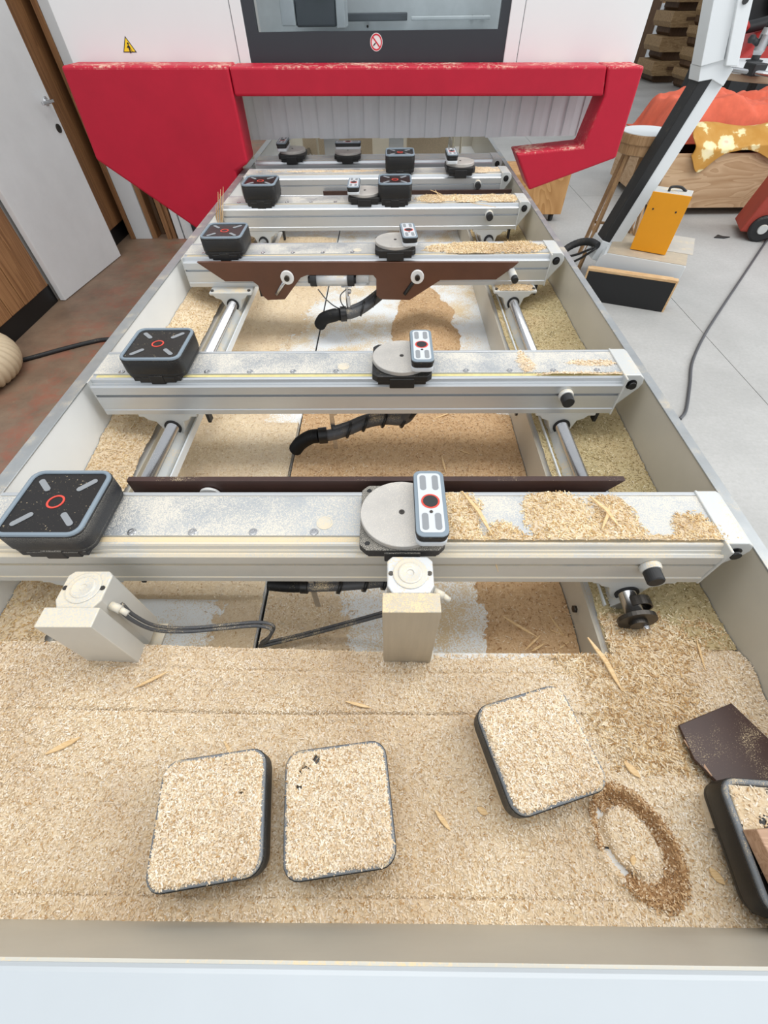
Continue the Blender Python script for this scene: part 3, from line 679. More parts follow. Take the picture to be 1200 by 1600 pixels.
p1 = post('sawdust caked locating post leading a grey cable across the pit', (a[0] + b[0]) / 2 + .003, (a[1] + b[1]) / 2, .962, 'alu_dusty', True)
pp = [Wz(185, 950, .925), Wz(205, 968, .89), Wz(240, 984, .84), Wz(290, 987, .80), Wz(350, 982, .79), Wz(400, 978, .79), Wz(424, 984, .785), Wz(418, 1000, .75), Wz(406, 1010, .70), Wz(440, 1003, .685), Wz(500, 988, .70), Wz(560, 972, .75), Wz(604, 960, .80)]
thing('air_cable', 'twin grey air cable looping between the two locating posts', 'cable',
      MB().tube([tuple(p) for p in pp], .0033, 8, 8).tube([tuple(p + np.array([.003, .007, .001])) for p in pp], .0033, 8, 8), 'cable_grey')

# ================================================================== GANTRY
GY = 2.80
g = root('gantry', 'white gantry cabin with red bumpers and strip curtain straddling the bed', 'gantry', (0, GY + .3, 0))
def gp(lst, y=GY): return [(Wy(u, v, y)[0], Wy(u, v, y)[2]) for u, v in lst]
XIN = -.742
left = [(-1.515, 1.335), (XIN, 1.328), (XIN, .975), (-.815, .94), (-.815, .47), (-.845, .47), (-1.535, .996)]
part('bumper', MB().prism(left, GY, GY + .17, 'y'), 'red_foam', g, .012, 3)
right = [(1.004, 1.312), (1.171, 1.311), (1.178, .982), (.764, .848), (.657, 1.003), (.993, 1.03), (1.027, 1.21)]
part('bumper', MB().prism(right, GY, GY + .17, 'y'), 'red_foam', g, .010, 3)
part('bumper', MB().prism([(XIN + .003, 1.325), (1.001, 1.312), (1.023, 1.212), (XIN + .003, 1.226)], GY + .004, GY + .165, 'y'), 'red_foam', g, .010, 3)
part('bumper_backing', MB().box(XIN - .03, XIN - .006, GY + .172, GY + .186, .96, 1.32).box(-1.5, XIN - .03, GY + .172, GY + .186, 1.0, 1.32), 'cream_edge', g)
CYF = GY + .175
zt = 2.25
def cz(u, v): p = Wy(u, v, CYF); return p[0], p[2]
xl, xr = cz(112, 95)[0], cz(990, 100)[0]
xs0, xs1, xs2, xs3 = cz(375, 97)[0], cz(392, 97)[0], cz(786, 97)[0], cz(806, 100)[0]
zb = 1.29
part('cabin_panel', MB().box(xl, xs0 - .002, CYF, CYF + .03, zb, zt), 'cabin_white', g, .004)
part('cabin_panel', MB().box(xs3 + .002, xr, CYF, CYF + .03, zb, zt), 'cabin_white', g, .004)
part('frame_post', MB().box(xs0 + .001, xs1, CYF - .002, CYF + .04, zb, zt), 'cabin_white', g, .003)
part('frame_post', MB().box(xs2, xs3 - .001, CYF - .002, CYF + .04, zb, zt), 'cabin_white', g, .003)
part('cabin_side', MB().box(xl, xl + .03, CYF + .031, CYF + 1.4, zb, zt), 'cabin_white', g, .003)
part('cabin_side', MB().box(xr - .03, xr, CYF + .031, CYF + 1.4, zb, zt), 'cabin_white', g, .003)
gz = cz(600, 48)[1]; gx0, gx1 = cz(402, 48)[0], cz(779, 48)[0]
wf = part('window_frame', MB().box(xs1, xs2, CYF + .004, CYF + .03, zb, gz).box(xs1, gx0, CYF + .004, CYF + .03, gz, zt).box(gx1, xs2, CYF + .004, CYF + .03, gz, zt), 'cabin_dark', g)
part('window_pane', MB().box(gx0, gx1, CYF + .012, CYF + .016, gz, zt), 'glass', wf)
part('inner_back', MB().box(xs0, xs3, CYF + .62, CYF + .65, zb - .02, zt - .3), 'inside_grey', g)
part('inner_shelf', MB().box(xs0, xs3, CYF + .36, CYF + .60, zb + .0, 1.36), 'inside_grey', g, .004)
part('inner_rail', MB().box(-.42, .10, CYF + .56, CYF + .60, 1.43, 1.46), 'inside_dark', g, .004)
part('inner_rail', MB().box(.12, xs2, CYF + .56, CYF + .60, 1.43, 1.445), 'inside_grey', g, .004)
hd = part('spindle_head', MB().box(-.46, -.26, CYF + .22, CYF + .40, 1.425, 1.9), 'inside_dark', g, .008)
part('head_cheek', MB().box(-.258, -.215, CYF + .2, CYF + .42, 1.42, 1.9), 'inside_grey', hd, .004)
part('head_cheek', MB().box(-.53, -.462, CYF + .2, CYF + .42, 1.43, 1.9), 'inside_grey', hd, .004)
for q, (x, z) in enumerate(((-.12, 1.44), (-.12, 1.41), (.46, 1.44), (.52, 1.44))): part('inner_bolt', MB().cyl((x, CYF + .618, z), (x, CYF + .61, z), .006, seg=8), 'steel_dark', g)
# prohibition sign
cx_, cz_ = cz(588, 66); r_ = .030
ps = part('prohibition_sticker', MB().lathe([(.001, 0), (r_ * .98, 0), (r_ * .98, .0006), (.001, .0006)], (cx_, CYF + .004, cz_), 'y', 40), 'sticker_white', g)
part('sticker_ring', MB().lathe([(r_ * .72, .0004), (r_ * .9, .0004), (r_ * .9, .0011), (r_ * .72, .0011)], (cx_, CYF + .004, cz_), 'y', 40, True), 'sticker_red', ps)
sl = MB().box(-r_ * .78, r_ * .78, -.0013, -.0009, -r_ * .09, r_ * .09).xf(Matrix.Translation((cx_, CYF + .004, cz_)) @ Matrix.Rotation(math.radians(45), 4, 'Y'))
part('sticker_bar', sl, 'sticker_red', ps)
part('sticker_picture', MB().prism([(cx_ - .014, cz_ - .013), (cx_ - .004, cz_ - .006), (cx_ - .002, cz_ - .001), (cx_ - .008, cz_ - .003), (cx_ - .015, cz_ - .009)], CYF + .0027, CYF + .0031, 'y'), 'black_paint', ps)
# warning triangle
tri = [cz(193, 82), cz(214, 82), cz(195, 56)]
ws_ = part('warning_sticker', MB().prism(tri, CYF - .0006, CYF + .0001, 'y'), 'black_paint', g)
c0 = np.mean(tri, 0); part('sticker_field', MB().prism([tuple(c0 + (np.array(p) - c0) * .82) for p in tri], CYF - .0012, CYF - .0006, 'y'), 'sticker_yellow', ws_)
pc_ = c0 + np.array([.002, -.006])
part('sticker_picture', MB().prism([(pc_[0] - .002, pc_[1] - .014), (pc_[0] + .003, pc_[1] - .014), (pc_[0] + .004, pc_[1] + .004), (pc_[0] + .009, pc_[1] - .010), (pc_[0] + .011, pc_[1] - .009), (pc_[0] + .004, pc_[1] + .012), (pc_[0] - .002, pc_[1] + .012), (pc_[0] - .010, pc_[1] + .004), (pc_[0] - .003, pc_[1] + .003)], CYF - .0017, CYF - .0012, 'y')
     .lathe([(.001, 0), (.004, 0), (.004, .0005), (.001, .0005)], (pc_[0] + .001, CYF - .0012, pc_[1] + .017), 'y', 12), 'black_paint', ws_)
# strip curtain
cyy = 3.13; c0x, c1x = Wy(378, 190, cyy)[0], Wy(930, 190, cyy)[0]; zbot = Wy(600, 216, cyy)[2]; n = 23; wst = (c1x - c0x) / n
for k in range(n):
    xa = c0x + k * wst; yo = (k % 2) * .004 + random.uniform(0, .003); tw = random.uniform(-.001, .001)
    st = [(xa - .001, cyy + tw), (xa + wst * .5, cyy + .001 + tw), (xa + wst + .006, cyy + .0075 + tw), (xa + wst + .006, cyy + .009 + tw), (xa + wst * .5, cyy + .0028 + tw), (xa - .001, cyy + .0018 + tw)]
    part('curtain_strip', MB().prism(st, zbot + random.uniform(-.002, .003), 1.30, 'z'), 'curtain', g)
part('curtain_rail', MB().box(c0x, c1x, cyy - .012, cyy + .03, 1.27, 1.30), 'alu', g)

# ================================================================== LOOSE PODS ON THE FRONT DECK
def dusty_loose(label, cx, cy, rz, marks):
    p = square_pod('vacuum_pod', label, True, (cx, cy, DECK + .03), rz, loose=True); p['group'] = 'loose pods on the front deck'
    base = .0545
    def th(X, Y):
        e = np.minimum(.0698 - np.abs(X), .0698 - np.abs(Y)); q = np.hypot(np.maximum(np.abs(X) - .051, 0), np.maximum(np.abs(Y) - .051, 0)); e = np.minimum(e, .0190 - q)
        t = .0062 * smooth(-.002, .005, e) + .003 * fbm(X, Y, 45, 3) + .0008
        t = np.where(e < 0, -1, t)
        for (mx, my, mr) in marks: t = np.where((np.abs(X - mx) + np.abs(Y - my) < mr) & (fbm(X, Y, 120, 2) > -.12), -.001, t)
        return t
    OFF[p.name] = (0, 0, 0)
    pile('sawdust_layer', None, -.0725, .0725, -.0725, .0725, base, th, .0016, 9500, parent=p, size=(.0025, .0055), rough=.0016)
    return p
dusty_loose('loose square pod caked in sawdust, fully covered, with an upright sliver at its edge', -.243, .031, math.radians(8.2), [(.042, .022, .006)])
dusty_loose('loose square pod caked in sawdust with a bare dark corner', -.070, .043, math.radians(7.2), [(-.045, .044, .012), (-.028, .058, .007), (-.052, .028, .006)])
dusty_loose('loose square pod caked in sawdust beside the scuffed ring of brown dust', .221, .117, math.radians(15.5), [])
rp = square_pod('vacuum_pod', 'loose square pod against the tub wall with a wood block on it', False, (.532, .003, DECK + .03), math.radians(-3), loose=True); rp['group'] = 'loose pods on the front deck'
OFF[rp.name] = (0, 0, 0)
pile('sawdust_layer', None, -.066, .066, -.066, .066, .0545, lambda X, Y: np.where((np.abs(X) < .064) & (np.abs(Y) < .064), .004 * (blob(X, Y, -.055, .06, .05, .045)) + .002 * fbm(X, Y, 60, 3), -1), .002, 1500, parent=rp, size=(.0025, .0055))
wbk = MB().box(-.055, .07, -.07, .042, 0, .028); wo = thing('wood_block', 'pinkish brown wood offcut lying on the loose pod by the tub wall', 'wood block', wbk, 'block_wood', .0015)
wo.location = (.522, -.018, DECK + .03 + .0585); wo.rotation_euler = (0, 0, math.radians(4))
bp_ = MB().prism([(0, 0), (.105, .035), (.150, -.055), (.13, -.10), (.022, -.085), (0, -.05)], 0, .006)
bo = thing('plate_offcut', 'thin dark brown plate leaning on the loose pod by the tub wall', 'plate', bp_, 'bakelite_dark', .001)
bo.location = (.474, .158, DECK + .022); bo.rotation_euler = (math.radians(-6), 0, 0)

# ================================================================== SAWDUST
def deck_thick(X, Y):
    t = .012 + .014 * fbm(X, Y, 6, 4) + .004 * fbm(X, Y, 30, 3)
    t += .030 * smooth(-.2, -.62, X) * smooth(.02, .22, Y) + .018 * smooth(.46, .62, X) * smooth(.1, .3, Y)
    t += .0025 * ((Y > .176) & (Y < .244)) + .0015 * (Y < -.056)
    for ys_ in (.176, .244, -.056): t -= .005 * np.exp(-((Y - ys_) / .0022) ** 2) * smooth(.42, .3, X) * smooth(-.62, -.45, X)
    t += .012 * smooth(.20, .26, Y) * smooth(-.05, -.25, X)
    t -= .010 * smooth(.255, .283, Y) * smooth(-.02, .1, X)
    for cx, cy, k in ((-.243, .031, .10), (-.07, .043, .10), (.221, .117, .10)):
        d = np.maximum(np.abs(X - cx), np.abs(Y - cy)); t += .006 * np.exp(-((d - .085) / .02) ** 2)
    # trodden ring, scraped bare on one side
    dx, dy = X - .352, Y - .008; a = math.radians(30); u = dx * math.cos(a) + dy * math.sin(a); v = -dx * math.sin(a) + dy * math.cos(a)
    q = np.sqrt((u / .039) ** 2 + (v / .054) ** 2); t = t - .017 * np.exp(-((q - .95) / .16) ** 2) + .007 * np.exp(-((q - 1.3) / .14) ** 2)
    bare = (q > .78) & (q < 1.05) & (((u < -.02) & (v < .012) & (v > -.03)) | ((v > .04) & (u < .015)))
    t = np.where(bare, -.002, np.maximum(t, .0012))
    return t
pile('sawdust', 'pale sawdust blanketing the front deck of the bed around the loose pods', XL + .002, XR - .002, YF - .001, PY0 - .002, DECK, deck_thick, .0028, 115000, size=(.0025, .0058))
def ring_thick(X, Y):
    dx, dy = X - .356, Y - .006; a = math.radians(30); u = dx * math.cos(a) + dy * math.sin(a); v = -dx * math.sin(a) + dy * math.cos(a)
    q = np.sqrt((u / .041) ** 2 + (v / .058) ** 2); bite = (u > -.01) | (v < -.02) | ((q > 1.12) & (v > .02))
    return np.where(bite, .004 * (1 - np.abs(q - 1.08) / .26) + .002 * fbm(X, Y, 50, 3) - .0004, -.01)
pile('sawdust', 'ring of rusty brown sawdust on the deck beside the loose pod', .27, .46, -.075, .10, lambda X, Y: DECK + deck_thick(X, Y) + .001, ring_thick, .0022, 9000, ('dust_rust', 'chip_rust'))
pile('sawdust', 'coarse tan shavings in the deck corner by the shaft end', .30, XR - .004, .09, .36, lambda X, Y: DECK + .012 + .014 * fbm(X, Y, 6, 4) + .004 * fbm(X, Y, 30, 3), lambda X, Y: .012 * blob(X, Y, .47, .24, .17, .16) + .004 * fbm(X, Y, 25, 3) - np.where((X < PX1 + .004) & (Y > PY0 - .006), 1, 0), .003, 15000, ('dust_pale', 'chip_coarse'), (.005, .012))
GAPS = [(BEAMS[k] - .01, BEAMS[k + 1] + .16) for k in range(5)]
def strip(x0, x1, side):
    def th(X, Y):
        t = .014 + .016 * fbm(X, Y, 7, 4) + .005 * fbm(X, Y, 40, 2)
        sh = SHL if side < 0 else SHR
        t = t * smooth(.0, .05, np.abs(X - sh) + .012)
        wall = (X - XL) if side < 0 else (XR - X)
        t += (.045 if side < 0 else .03) * np.exp(-wall / .05) * smooth(.3, 1.2, Y)
        return np.maximum(t, .0015)
    return th
pile('sawdust', 'pale shavings along the deck left of the guide shaft, against the left tub wall', XL + .002, PX0 - .001, PY0 + .002, 2.9, DECK, strip(XL, PX0, -1), .005, 22000, ('dust_pale', 'chip_yellow'), (.004, .010))
pile('sawdust', 'olive tan sawdust along the deck under the steel guide shaft by the right tub wall', PX1 + .002, XR - .002, PY0 + .002, 2.9, DECK, strip(PX1, XR, 1), .005, 30000, ('dust_grey', 'chip_olive'), (.003, .008))
# pit
def pit_left(X, Y):
    t = np.full_like(X, -.01)
    e = .12 * fbm(X, Y, 7, 4)
    t = np.maximum(t, np.where(Y < .62, .05 * (X + .40 + e * .45), -.01))
    t = np.maximum(t, np.where((Y >= .45) & (Y < 1.08), .012 + .02 * e, -.01))
    t = np.maximum(t, np.where(Y >= 1.08, .05 * (-.43 - X + e + .25 * np.clip(Y - 1.45, 0, 1)), -.01))
    return np.clip(t, -.01, .012) + .003 * fbm(X, Y, 40, 3)
pile('sawdust', 'light sawdust spread over the white pit panel left of the black gap', PX0 + .006, -.2945, PY0 + .002, 2.7, PIT, pit_left, .0045, 20000, ('dust_pale', 'chip_pale'))
def pit_right(X, Y):
    e = fbm(X, Y, 8, 4)
    t = np.where(Y < .60, .16 * (X - .225 + .09 * e + .25 * np.maximum(.33 - Y, 0)), -.02)
    mid = np.where((Y > .55) & (Y < 1.12), .018 + .018 * e - .10 * np.maximum(X - .285 + .05 * e, 0), -.02)
    far = np.where(Y >= 1.06, .05 * blob(X, Y, .15 + .07 * e, 1.62, .13, .50) + .01 * e, -.02)
    far2 = np.where(Y >= 1.06, .05 * blob(X, Y, .24 + .05 * e, 1.20, .12, .16), -.02)
    t = np.maximum.reduce([t, mid, far, far2])
    return np.clip(t, -.02, .05) + .002 * fbm(X, Y, 50, 3)
pile('sawdust', 'brown sawdust heaped in the pit between the hoses and the pit wall', -.283, PX1 - .008, PY0 + .002, 2.4, PIT - .002, pit_right, .0045, 42000, ('dust_brown', 'chip_brown'), (.004, .010))
def pit_pale(X, Y):
    e = fbm(X, Y, 8, 4); return np.clip(np.where(Y < .66, .05 * (-.09 - X + .16 * e), -.02), -.02, .01) + .002 * fbm(X, Y, 50, 3)
pile('sawdust', 'thin pale sawdust in the pit between the black gap and the bare locating post', -.283, .05, PY0 + .002, .62, PIT - .002, pit_pale, .004, 9000, ('dust_pale', 'chip_pale'), (.003, .006))
for pl in ([(870, 1268), (884, 1284), (896, 1297)], [(898, 1300), (911, 1309)], [(926, 1317), (936, 1322), (951, 1325)], [(1015, 1262), (1014, 1272), (1013, 1281)]):
    part('marker_line', MB().tube([tuple(Wz(u, v, DECK + .006)) for u, v in pl], .0014, 6, 4), 'black_paint', bed)
# on the beams
def beam_pile(i, label, spots, n, mats=('dust_pale', 'chip_yellow'), h=.008):
    o = BEAMS[i]
    def th(X, Y):
        t = np.full_like(X, -.01)
        for cx, rx, cy, ry in spots: t = np.maximum(t, h * blob(X, Y, cx, o + cy, rx, ry) + .006 * fbm(X, Y, 22, 4) - .001)
        return t
    x0 = min(s[0] - s[1] * 1.2 for s in spots); x1 = max(s[0] + s[1] * 1.2 for s in spots)
    pile('sawdust', label, x0, min(x1, BX1 + .03), o + .024, o + .133, BT + .0012, th, .0025, n, mats, (.003, .009))
beam_pile(0, 'yellow shavings in patches on the dusty first beam right of the turntable pod', [(.12, .05, .07, .08), (.20, .035, .03, .04), (.30, .065, .07, .09), (.405, .04, .08, .06), (.40, .05, .045, .05), (.545, .05, .04, .045), (.35, .3, .028, .008)], 9000)
beam_pile(1, 'thin sawdust on the second beam toward its end cap', [(.345, .022, .08, .08), (.43, .14, .026, .009), (.50, .10, .075, .012)], 3500, ('dust_pale', 'chip_pale'), .004)
beam_pile(2, 'yellow sawdust along the beam behind the notched board', [(.32, .14, .08, .07), (.47, .12, .08, .06), (.2, .08, .07, .04)], 7000)
beam_pile(3, 'yellow shavings right of the square pod on the fourth beam', [(.2, .09, .08, .07), (.36, .15, .08, .06), (.48, .12, .08, .06)], 5000)
beam_pile(4, 'sawdust scattered on the fifth cross beam', [(.50, .09, .08, .07), (-.3, .4, .08, .02)], 2500, ('dust_pale', 'chip_pale'), .004)
for sx, w in ((SHR, .07),):
    pile('sawdust', 'sawdust on the carriage in front of the beam with the notched board', sx - w, sx + w, BEAMS[2] - .049, BEAMS[2] - .003, BB, lambda X, Y: .006 * blob(X, Y, sx, BEAMS[2] - .018, .08, .04) + .003 * fbm(X, Y, 40, 3), .0025, 900, ('dust_pale', 'chip_yellow'))
tpd = bpy.data.objects
# ------------------------------------------------------------------ loose splinters
def splinter(label, p0, p1, w=.003, bend=.0, grp='wood splinters', mat='splinter_wood'):
    p0, p1 = Vector(p0), Vector(p1); mid = (p0 + p1) / 2 + Vector((bend, bend * .5, abs(bend) * .4))
    mb = MB(); pts = [p0, (p0 * .5 + mid * .5), mid, (p1 * .5 + mid * .5), p1]; ws = [.25, .8, 1, .85, .15]
    d = (p1 - p0).normalized(); s_ = d.cross(Vector((0, 0, 1)));
    s_ = s_.normalized() if s_.length > .2 else Vector((1, 0, 0)); u = s_.cross(d)
    v = []
    for p, k in zip(pts, ws): v += [p - s_ * w * k, p + s_ * w * k, p + s_ * w * k * .8 + u * .0016, p - s_ * w * k * .8 + u * .0016]
    f = [(4 * a + k, 4 * a + (k + 1) % 4, 4 * a + 4 + (k + 1) % 4, 4 * a + 4 + k) for a in range(4) for k in range(4)] + [(0, 1, 2, 3), (19, 18, 17, 16)]
    mb.add(v, f); return thing('wood_splinter', label, 'splinter', mb, mat, group=grp)
def dk(u, v, dz=.0): p = Wz(u, v, DECK + .02); z = DECK + float(deck_thick(np.array([p[0]]), np.array([p[1]]))[0]) + .003 + dz; return tuple(Wz(u, v, z))
LD = 'pale wood splinter lying in the sawdust of the front deck'
for (a, b, c, d, w_) in ((72, 1178, 126, 1152, .005), (350, 1158, 372, 1195, .003), (1035, 985, 1022, 1022, .004), (1088, 1000, 1102, 1048, .002), (975, 1190, 1000, 1215, .006), (680, 1266, 704, 1298, .004),
                       (1108, 1356, 1132, 1382, .006), (745, 1262, 762, 1272, .005), (540, 1096, 580, 1106, .003), (210, 1075, 262, 1050, .003), (990, 1336, 988, 1352, .004)):
    splinter(LD, dk(a, b), dk(c, d), w_, grp='splinters on the front deck')
splinter('long pointed wood splinter sticking out over the pit corner', dk(918, 996, .03), dk(972, 1080, .004), .005, .004)
splinter('dark edged split sliver leaning on the brown plate', dk(1068, 1156, .012), dk(1112, 1213, .02), .003, 0, mat='block_wood')
def pt(u, v, dz=.012): return tuple(Wz(u, v, PIT + dz))
for (a, b, c, d, w_) in ((785, 963, 840, 996, .003), (857, 960, 880, 992, .002), (860, 985, 900, 1000, .002), (850, 1006, 830, 1018, .003), (872, 1015, 890, 1002, .002), (820, 1016, 845, 992, .0025)):
    splinter('thin wood splinter on the brown sawdust in the pit by the pit wall', pt(a, b, .022), pt(c, d, .026), w_, grp='splinters in the pit')
for (a, b, c, d, w_) in ((677, 655, 704, 645, .003), (690, 712, 697, 740, .003), (716, 703, 735, 710, .002), (640, 500, 700, 492, .002), (660, 545, 640, 535, .002)):
    splinter('thin wood splinter in the pit sawdust behind the first beam', pt(a, b, .02), pt(c, d, .022), w_, grp='splinters in the pit')
for (u, v, du, dv) in ((341, 300, 1, 52), (345, 296, 0, 52), (349, 292, -1, 56), (344, 303, 3, 48), (338, 322, 2, 30)):
    yy = BEAMS[3] - .02; p, q = Wy(u, v, yy), Wy(u + du, v + dv, yy)
    splinter('upright pale wood splinter jammed beside the fourth beam at the bed rail', tuple(q), tuple(p), .0065, grp='splinters jammed at the bed rail')
def bt(u, v, dz=.006): return tuple(Wz(u, v, BT + dz))
splinter('long curled shaving hanging over the front of the first beam', bt(722, 768, .012), bt(770, 838, .010), .004, .004)
splinter('thin shaving tail dangling from the first beam onto its front face', bt(764, 826, .012), tuple(Wy(778, 893, BEAMS[0] - .006)), .0012, -.003)
splinter('split shaving bundle on the first beam between two dust patches', bt(922, 776, .012), bt(966, 822, .011), .004, .004)
splinter('curled shaving on the first beam beside the long one', bt(952, 790, .010), bt(940, 828, .010), .003, .003)
for a, b, c, d in ((672, 283, 690, 292), (735, 303, 775, 312), (690, 300, 680, 285)):
    splinter('fine shaving standing in the dust of the fourth beam', bt(c, d + 12, .008), bt(a, b + 14, .02), .0018, grp='shavings on the fourth beam')
# ================================================================== LEFT SIDE OF THE WORKSHOP
k = 0
bd = [(196, 204, 'board_dark', 'dark brown sheet board stood first beside the timber cladding'), (206, 213, 'board_brown', 'thin brown sheet board stood second beside the cladding'),
      (214, 239, 'melamine', 'thick white melamine panel stood among the brown sheet boards'), (240, 248, 'board_brown', 'brown board edge just right of the thick white panel'),
      (250, 262, 'board_dark', 'dark board standing set back between the brown board edges'), (263, 270, 'board_brown', 'narrow brown board edge, second right of the thick white panel'),
      (272, 278, 'board_brown', 'narrow brown board edge, last before the two thin white boards'), (280, 289, 'melamine', 'thin white board, first right of the brown boards'), (291, 297, 'melamine', 'thin white board nearest the machine bed'), (299, 312, 'machine_dark', 'dark grey panel stood last in the row of sheet boards')]
prevx = WX + .02
for (u0, u1, m, l) in bd:
    yb_ = 4.72 + (.12 if m in ('board_dark', 'machine_dark') else random.uniform(-.02, .03)); f = lambda u: Wz(u, 376, 0)[0] * yb_ / Wz(u, 376, 0)[1]
    x0 = max(f(u0), prevx + .004); x1 = max(f(u1), x0 + .018); ln = 0.; prevx = x1
    mb = MB().add([(x0, yb_, 0), (x1, yb_, 0), (x1, yb_ + 1.2, 0), (x0, yb_ + 1.2, 0), (x0 + ln, yb_, 2.3), (x1 + ln, yb_, 2.3), (x1 + ln, yb_ + 1.2, 2.3), (x0 + ln, yb_ + 1.2, 2.3)],
                  [(3, 2, 1, 0), (4, 5, 6, 7), (0, 1, 5, 4), (1, 2, 6, 5), (2, 3, 7, 6), (3, 0, 4, 7)])
    thing('sheet_board', l, 'board', mb, m, .002, group='sheet boards stacked by the left wall')
hp = [(-3.6, 2.62, .10), (-3.1, 2.60, .10), (-2.78, 2.60, .10), (-2.56, 2.53, .10), (-2.44, 2.37, .10), (-2.47, 2.17, .10), (-2.62, 2.02, .10), (-2.9, 1.95, .10), (-3.3, 1.9, .10)]
thing('extraction_hose', 'beige ribbed extraction hose curving on the floor by the timber cladding', 'hose', MB().tube(hp, .092, 22, 22, .045, 2), 'hose_beige')
cp = [Wz(27, 565, .012), Wz(60, 556, .012), Wz(100, 545, .012), Wz(140, 535, .012), Wz(170, 530, .012)]
cp = [tuple(p) for p in cp] + [(-1.6, 2.82, .012), (-1.1, 2.7, .012)]
thing('floor_cable', 'black cable running across the brown floor from the ribbed hose', 'cable', MB().tube(cp, .014, 10, 8), 'black_rubber')

# ================================================================== RIGHT SIDE OF THE WORKSHOP
# console stand on its floor box
BH = .28
c00, c10, c11 = Wz(957, 397, BH), Wz(1072, 416, BH), Wz(1081, 378, BH)
ang = math.atan2(c10[1] - c00[1], c10[0] - c00[0]); W_ = .50; DP = .48
cb = root('console_stand', 'operator console on a slanted white arm with black strip and low floor box', 'console stand', (c10[0], c10[1], 0), ang)
prof = [(-W_ - .10, 0), (0, 0), (0, BH - .01), (-.01, BH), (-W_ - .03, BH), (-W_ - .06, BH - .012), (-W_ - .085, BH - .045), (-W_ - .10, BH - .10)]
part('floor_box', MB().prism(prof, 0, DP, 'y'), 'melamine', cb, .002, local=True)
part('box_top', MB().box(-W_ - .04, -.002, .004, DP, BH, BH + .004), 'box_board', cb, .001, local=True)
part('top_sheet', MB().box(-.17, .03, .22, DP + .10, BH + .004, BH + .007), 'top_sheet', cb, .001, local=True)
OFF[cb.name] = (0, 0, 0)
inv = Matrix.Translation((c10[0], c10[1], 0)) @ Matrix.Rotation(ang, 4, 'Z'); inv = inv.inverted()
def cpart(name, mb, m, bevel=.0, parent=None): return part(name, mb.xf(inv), m, parent or cb, bevel, local=True)
ya = 3.72
A0, A1 = Wy(930, 396, ya), Wy(1128, 110, ya)
A0 = np.array([A0[0], ya, A0[2]])
def arm_box(p, q, w0, w1, d0, d1):
    p, q = Vector(p), Vector(q); d = (q - p).normalized(); s_ = d.cross(Vector((0, 1, 0))).normalized()
    if s_.x < 0: s_ = -s_
    v = []
    for c in (p, q):
        for (a, b) in ((w0, d0), (w1, d0), (w1, d1), (w0, d1)): v.append(c + s_ * a + Vector((0, b, 0)))
    return MB().add(v, [(3, 2, 1, 0), (4, 5, 6, 7), (0, 1, 5, 4), (1, 2, 6, 5), (2, 3, 7, 6), (3, 0, 4, 7)])
qa, qb = Wy(936, 400, ya), Wy(1112, 118, ya)
cpart('arm', arm_box(qa, qb, .012, .105, 0, .16), 'white_paint', .006)
dirv = Vector(qb) - Vector(qa)
cpart('arm_strip', arm_box(Vector(qa) + dirv * .10, Vector(qb) - dirv * .0, -.055, .014, -.012, .12), 'black_rubber', .008)
cpart('arm_foot', arm_box(Vector(qa) - dirv * .03, Vector(qa) + dirv * .10, -.055, .06, -.02, .16), 'white_paint', .004)
def face(pts, y0, y1): return MB().prism([(Wy(u, v, y0)[0], Wy(u, v, y0)[2]) for u, v in pts], y0, y1, 'y')
cpart('neck', face([(1091, 128), (1095, 104), (1132, 92), (1146, 108), (1130, 135), (1112, 124)], ya - .02, ya + .12), 'white_paint', .003)
def ext(pts, y0, y1, top):
    P = [(Wy(u, v, y0)[0], Wy(u, v, y0)[2]) for u, v in pts]          # bottom-left, bottom-right, top-right, top-left in the picture
    (ax, az), (bx, bz), (cx, cz2), (dx, dz) = P
    k = (top - dz) / (dz - az); P[3] = (dx + (dx - ax) * k, dz + (dz - az) * k); P[2] = (cx + (cx - bx) * k, cz2 + (cz2 - bz) * k)
    return MB().prism(P, y0, y1, 'y')
cpart('console_cover', ext([(1095, 104), (1131, 94), (1152, 0), (1115, 0)], ya - .03, ya + .10, 1.9), 'white_paint', .003)
pn = cpart('console_panel', ext([(1134, 103), (1153, 104), (1177, 0), (1153, 0)], ya - .05, ya + .04, 1.9), 'white_paint', .004)
q = Wy(1165, 0, ya - .052)
cpart('key_knob', MB().cyl((q[0], ya - .05, q[2]), (q[0], ya - .058, q[2]), .016), 'machine_dark', 0, pn)
q0 = Wz(890, 385, .02)
thing('console_cable', 'thick black conduit curving from the console foot under the bed', 'cable',
      MB().tube([tuple(Wz(870, 405, .16)), tuple(Wz(886, 388, .21)), tuple(Wz(905, 379, .25)), tuple(Wz(922, 378, .27)), tuple(Wz(934, 384, .27))], .027, 14, 8, .03, 1), 'black_rubber')
thing('console_cable', 'thin black lead beneath the thick conduit at the console foot', 'cable',
      MB().tube([tuple(Wz(880, 402, .08)), tuple(Wz(900, 398, .16)), tuple(Wz(918, 391, .24)), tuple(Wz(930, 386, .26))], .009, 8, 8).tube([tuple(Wz(890, 412, .08)), tuple(Wz(908, 403, .16)), tuple(Wz(924, 393, .24)), tuple(Wz(931, 388, .26))], .009, 8, 8), 'black_rubber')
